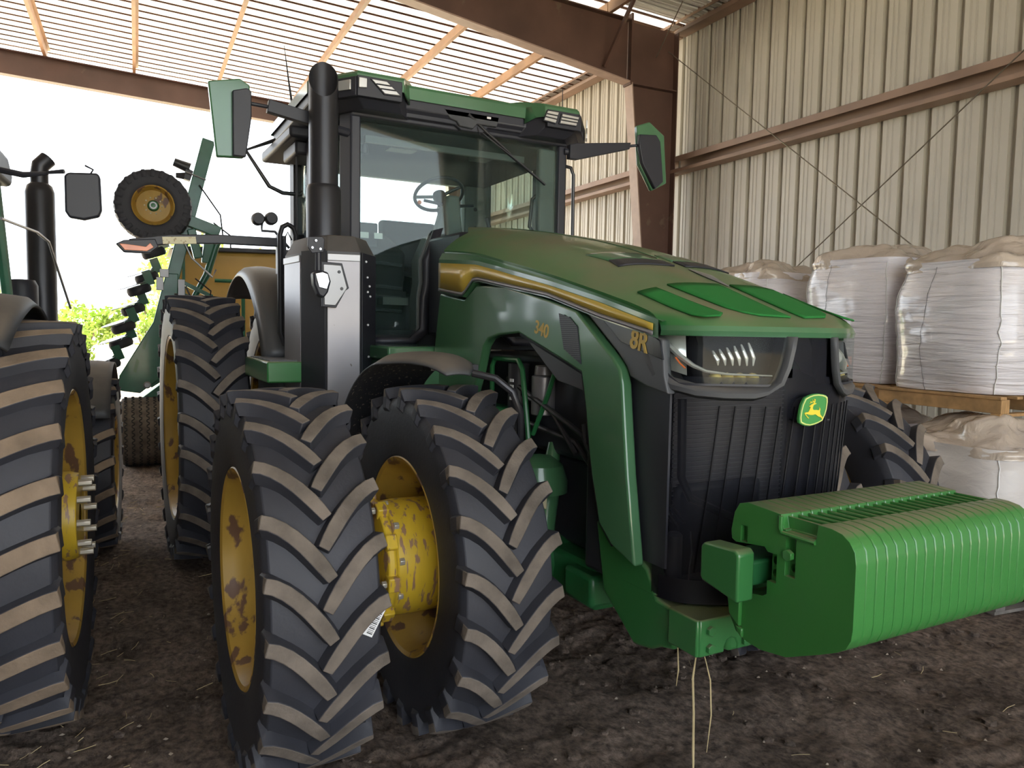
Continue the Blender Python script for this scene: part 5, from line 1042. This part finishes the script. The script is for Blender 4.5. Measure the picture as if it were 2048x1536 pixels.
# lower frame and wide ground tyre
mb = MB(); mb.prism([(.02, .80), (.30, 1.02), (.48, 1.12), (.9, 1.12), (.9, .78)], 'X', D - .2, D + .05); mb.beam(q3(.12, .98), q3(.60, 1.30), .10, .10, (1, 0, 0)); mb.beam(q3(.2, .75, -.2), q3(1.6, .75, -.2), .2, .2, (1, 0, 0)); mb.build('centre_frame', 'impgreen', SD, bevel=.01)
gt = MB(); gt.lathe([(.22, -.24), (.36, -.26), (.405, -.235), (.415, -.18), (.418, 0), (.415, .18), (.405, .235), (.36, .26), (.22, .24)], (0, 0, 0), 'Y', 64)
for yy in (-.20, -.12, -.04, .04, .12, .20):
    gt.tube([(.4185 * cos(2 * pi * i / 160), yy + .013 * (1 if i % 4 in (0, 1) else -1), .4185 * sin(2 * pi * i / 160)) for i in range(161)], .006, 4, 1, caps=False)
o = gt.build('ground_tyre', ['lugtop', 'ink'], SD); o.location = (D + .05, .06, .41)
# yellow hopper cart
HC = empty('seed_cart', 'yellow plastic hopper cart on a green frame, standing behind the folded seeder', 'cart'); HC.matrix_world = BM
mb = MB(); mb.prism([(.55, 2.84), (2.9, 2.88), (2.85, 2.2), (2.3, 1.5), (1.2, 1.5), (.62, 2.0), (.50, 2.5)], 'X', -14.2, -12.6); hp = mb.build('hopper', 'tank', HC, bevel=.08, seg=4)
mb = MB(); mb.prism([(.45, 2.83), (.55, 2.88), (2.9, 2.93), (2.9, 2.86), (.6, 2.82)], 'X', -14.2, -12.5)
for y in (.9, 1.3, 1.7, 2.1): mb.box(-12.55, -12.5, y, y + .2, 2.87, 2.90)
mb.build('hopper_lid', 'plastic', hp, bevel=.01)
mb = MB(); mb.tube([(-12.3, 1.05, 2.38), (-12.3, 1.30, 2.38), (-12.3, 1.42, 2.32), (-12.3, 1.45, 2.22), (-12.3, 1.45, 1.2)], .028, 8); mb.build('handrail', 'impgreen', HC)
mb = MB(); mb.beam((-12.6, .6, 1.1), (-12.6, 2.9, 1.1), .15, .2, (1, 0, 0)); mb.box(-14.2, -12.6, 1.2, 2.3, 1.0, 1.5); mb.build('cart_frame', 'impgreen', HC)
for y in (.75, 2.6):
    o = MB().lathe([(.25, -.2), (.5, -.22), (.55, -.15), (.55, .15), (.5, .22), (.25, .2)], (0, 0, 0), 'Y', 40).build('cart_tyre', 'rubber', HC); o.location = (-13.4, y, .55)
mb = MB(); mb.box(-12.62, -12.58, .62, .66, .6, 2.8); mb.box(-13.2, -13.1, .7, 2.6, .5, 1.1); mb.build('cart_leg', 'impgreen', HC)

# ------------------------------------------------------------------ BULK BAGS AND PALLETS
def bag(x, y, z, sz, h, rot, seed, label, plain=False, lean=(0, 0)):
    rd = random.Random(seed); e = empty('bulk_bag', label, 'bulk bag', bl(x, y, z), BROT + rot, 'wrapped bulk bags along the wall')
    mb = MB(); NA, NZ = 72, 34; hs = sz / 2; sv = Vector((seed * 3.1, seed * 1.7, 0))
    def P(u, v):
        a = 2 * pi * u; ca, sa = cos(a), sin(a); n_ = 3.6
        k = (abs(ca) ** n_ + abs(sa) ** n_) ** (-1 / n_)
        prof = .90 + .13 * sin(pi * min(1, v * 1.08)) ** .8 - .05 * max(0, v - .8) * 5 * .3
        k *= 1 + (prof - 1); p = Vector((ca * k * hs, sa * k * hs, v * h))
        nn = noise.noise(Vector((p.x * 2.2, p.y * 2.2, p.z * 3)) + sv) * .045 + .010 * noise.noise(Vector((p.x * 5, p.y * 5, p.z * 30)) + sv)
        return (p.x + ca * nn + lean[0] * v, p.y + sa * nn + lean[1] * v, p.z)
    mb.grid(lambda u, v: P(u, v), NA, NZ); b = mb.build('bag_body', 'bagplain' if plain else 'bag', e, ang=180)
    mb = MB()
    def Q(u, v):
        a = 2 * pi * u; r = 1 - v; c0, s0, z0 = P(u, .93 + .07 * min(1, v * 6)) if v < .17 else P(u, 1.0)
        x_, y_ = c0 * (1.012 if v < .12 else 1), s0 * (1.012 if v < .12 else 1)
        rr = 1 if v < .17 else (1 - (v - .17) / .83); x_ = (x_ - lean[0]) * rr + lean[0]; y_ = (y_ - lean[1]) * rr + lean[1]
        z_ = z0 + (.0 if v < .17 else .13 * sin(pi / 2 * min(1, (1 - rr) * 1.4)))
        q = Vector((x_ * 3, y_ * 3, z_ * 3)) + sv
        d = .085 * noise.noise(q) + .03 * noise.noise(q * 2.4) + .022 * (abs(noise.noise(q * 3.3)) - .3)
        if v < .06: d *= .4
        return (x_ + d * cos(a) * .8, y_ + d * sin(a) * .8, z_ + d * (.9 if v > .17 else .3) - (.03 * max(0, noise.noise(q * .8)) if v < .1 else 0))
    mb.grid(Q, 96, 30); mb.build('film_cover', 'film', e, ang=180)
    for q, wd in (((.375 + rd.uniform(-.02, .02)) * 0 + .622, .005), (.70 + rd.uniform(-.03, .03), .0016), (.872, .004)):
        pts = [Vector(P(q % 1 + .004 * noise.noise(Vector((i * .5, seed, q))), i / 24)) * 1.0 for i in range(24)]
        pts = [Vector((p.x * 1.004, p.y * 1.004, p.z)) for p in pts]
        mb = MB(); mb.tube(pts, wd, 5); mb.build('side_seam', 'paper' if wd > .003 else 'greyplastic', e)
    mb = MB(); s2 = hs * .9
    return e
def pallet(x, y, z, rot, label, mat='wood'):
    e = empty('pallet', label, 'pallet', bl(x, y, z), BROT + rot, 'wooden pallets under the bags')
    for i in range(6): MB().box(-.485, .485, -.485 + i * .174, -.42 + i * .174, .115, .135).build('deck_board', mat, e, bevel=.002)
    for yy in (-.43, 0, .43): MB().box(-.485, .485, yy - .045, yy + .045, .02, .115).build('stringer', mat, e, bevel=.003)
    MB().box(-.485, -.42, -.485, .485, 0, .02).build('bottom_board', mat, e); MB().box(.42, .485, -.485, .485, 0, .02).build('bottom_board', mat, e)
    return e
bags = [(-4.68, 5.82, 'second white wrapped bag of the upper row, standing behind the tractor nose', 11, .02, .98, 1.03),
        (-3.66, 5.70, 'big glossy white wrapped bag at the right end of the upper row', 5, -.02, 1.0, .94),
        (-5.98, 5.80, 'beige topped wrapped bag of the upper row beyond the headlight', 23, .03, 1.0, .98),
        (-7.1, 5.85, 'small far wrapped bag of the upper row, just over the hood', 31, 0, 1.0, .98)]
lows = [(-4.62, 5.78, 'lower wrapped bag directly above the far front tyre', 41, .04, 1.0, .89),
        (-3.35, 5.32, 'lower dusty wrapped bag at the right end of the floor row', 52, -.06, 1.05, .89),
        (-5.95, 5.85, 'lower wrapped bag hidden largely behind the tractor nose', 61, 0, 1.0, .89),
        (-7.1, 5.9, 'farthest lower wrapped bag behind the tractor hood', 66, 0, 1.0, .89)]
for i, (x, y, lab, sd, rt, sz, h) in enumerate(lows):
    pallet(x, y, .01, rt, ['floor pallet under the lower bag by the far tyre', 'floor pallet under the dusty lower bag at the right', 'floor pallet behind the tractor nose', 'farthest floor pallet behind the hood'][i], 'oldwood')
    bag(x, y, .145, sz, h, rt, sd, lab, plain=(i == 1))
for i, (x, y, lab, sd, rt, sz, h) in enumerate(bags):
    pallet(x, y, 1.215, rt, ['upper pallet under the bag behind the nose', 'orange lit upper pallet under the big glossy bag', 'upper pallet beyond the headlight', 'farthest upper pallet behind the hood'][i])
    bag(x, y, 1.355, sz, h, rt, sd, lab)

# ------------------------------------------------------------------ BUSHES outside
def bush(x, y, z0, r, h, n, seed, label, ls=.09):
    rd = random.Random(seed); e = empty('bush', label, 'bush', bl(x, y, z0), 0, 'bushes beyond the yard'); mb = MB(); blobs = [(rd.uniform(-r, r) * .7, rd.uniform(-r, r) * .7, h * rd.uniform(.2, .85), r * rd.uniform(.3, .55)) for _ in range(9)]
    for i in range(n):
        bx, by, bz, br_ = rd.choice(blobs); d = Vector((rd.gauss(0, 1), rd.gauss(0, 1), rd.gauss(0, 1))).normalized() * br_ * rd.uniform(.5, 1.05)
        c = Vector((bx, by, bz)) + d; c.z = max(.05, c.z)
        a = Vector((rd.gauss(0, 1), rd.gauss(0, 1), rd.gauss(0, 1))).normalized() * ls * rd.uniform(.6, 1.4); b = a.orthogonal().normalized() * a.length * .5
        mb.add([c - a, c - b, c + a, c + b], [(0, 1, 2, 3)])
    mb.build('foliage', 'leaf', e, ang=180); mb = MB()
    for i in range(6): mb.tube([(rd.uniform(-.2, .2), rd.uniform(-.2, .2), 0), (rd.uniform(-r, r) * .4, rd.uniform(-r, r) * .4, h * .7)], .03, 5)
    mb.build('stem', 'bark', e)
bush(-27, -1.7, 0, 1.5, 2.2, 4200, 1, 'leafy yellow green bush between the two tractors, in the bright yard')
bush(-29, .3, 0, 1.3, 3.0, 2200, 2, 'pale bush right behind the folded seeder')
bush(-34, 3.6, 0, 3.2, 4.9, 5200, 3, 'long pale hedge bush above the yellow hopper', .14)
bush(-36, 11.5, 0, 3.2, 4.8, 3600, 4, 'pale hedge bush seen past the exhaust stack', .14)
bush(-38, -6, 0, 2.5, 2.5, 2500, 5, 'low far bush at the left tractor', .14)
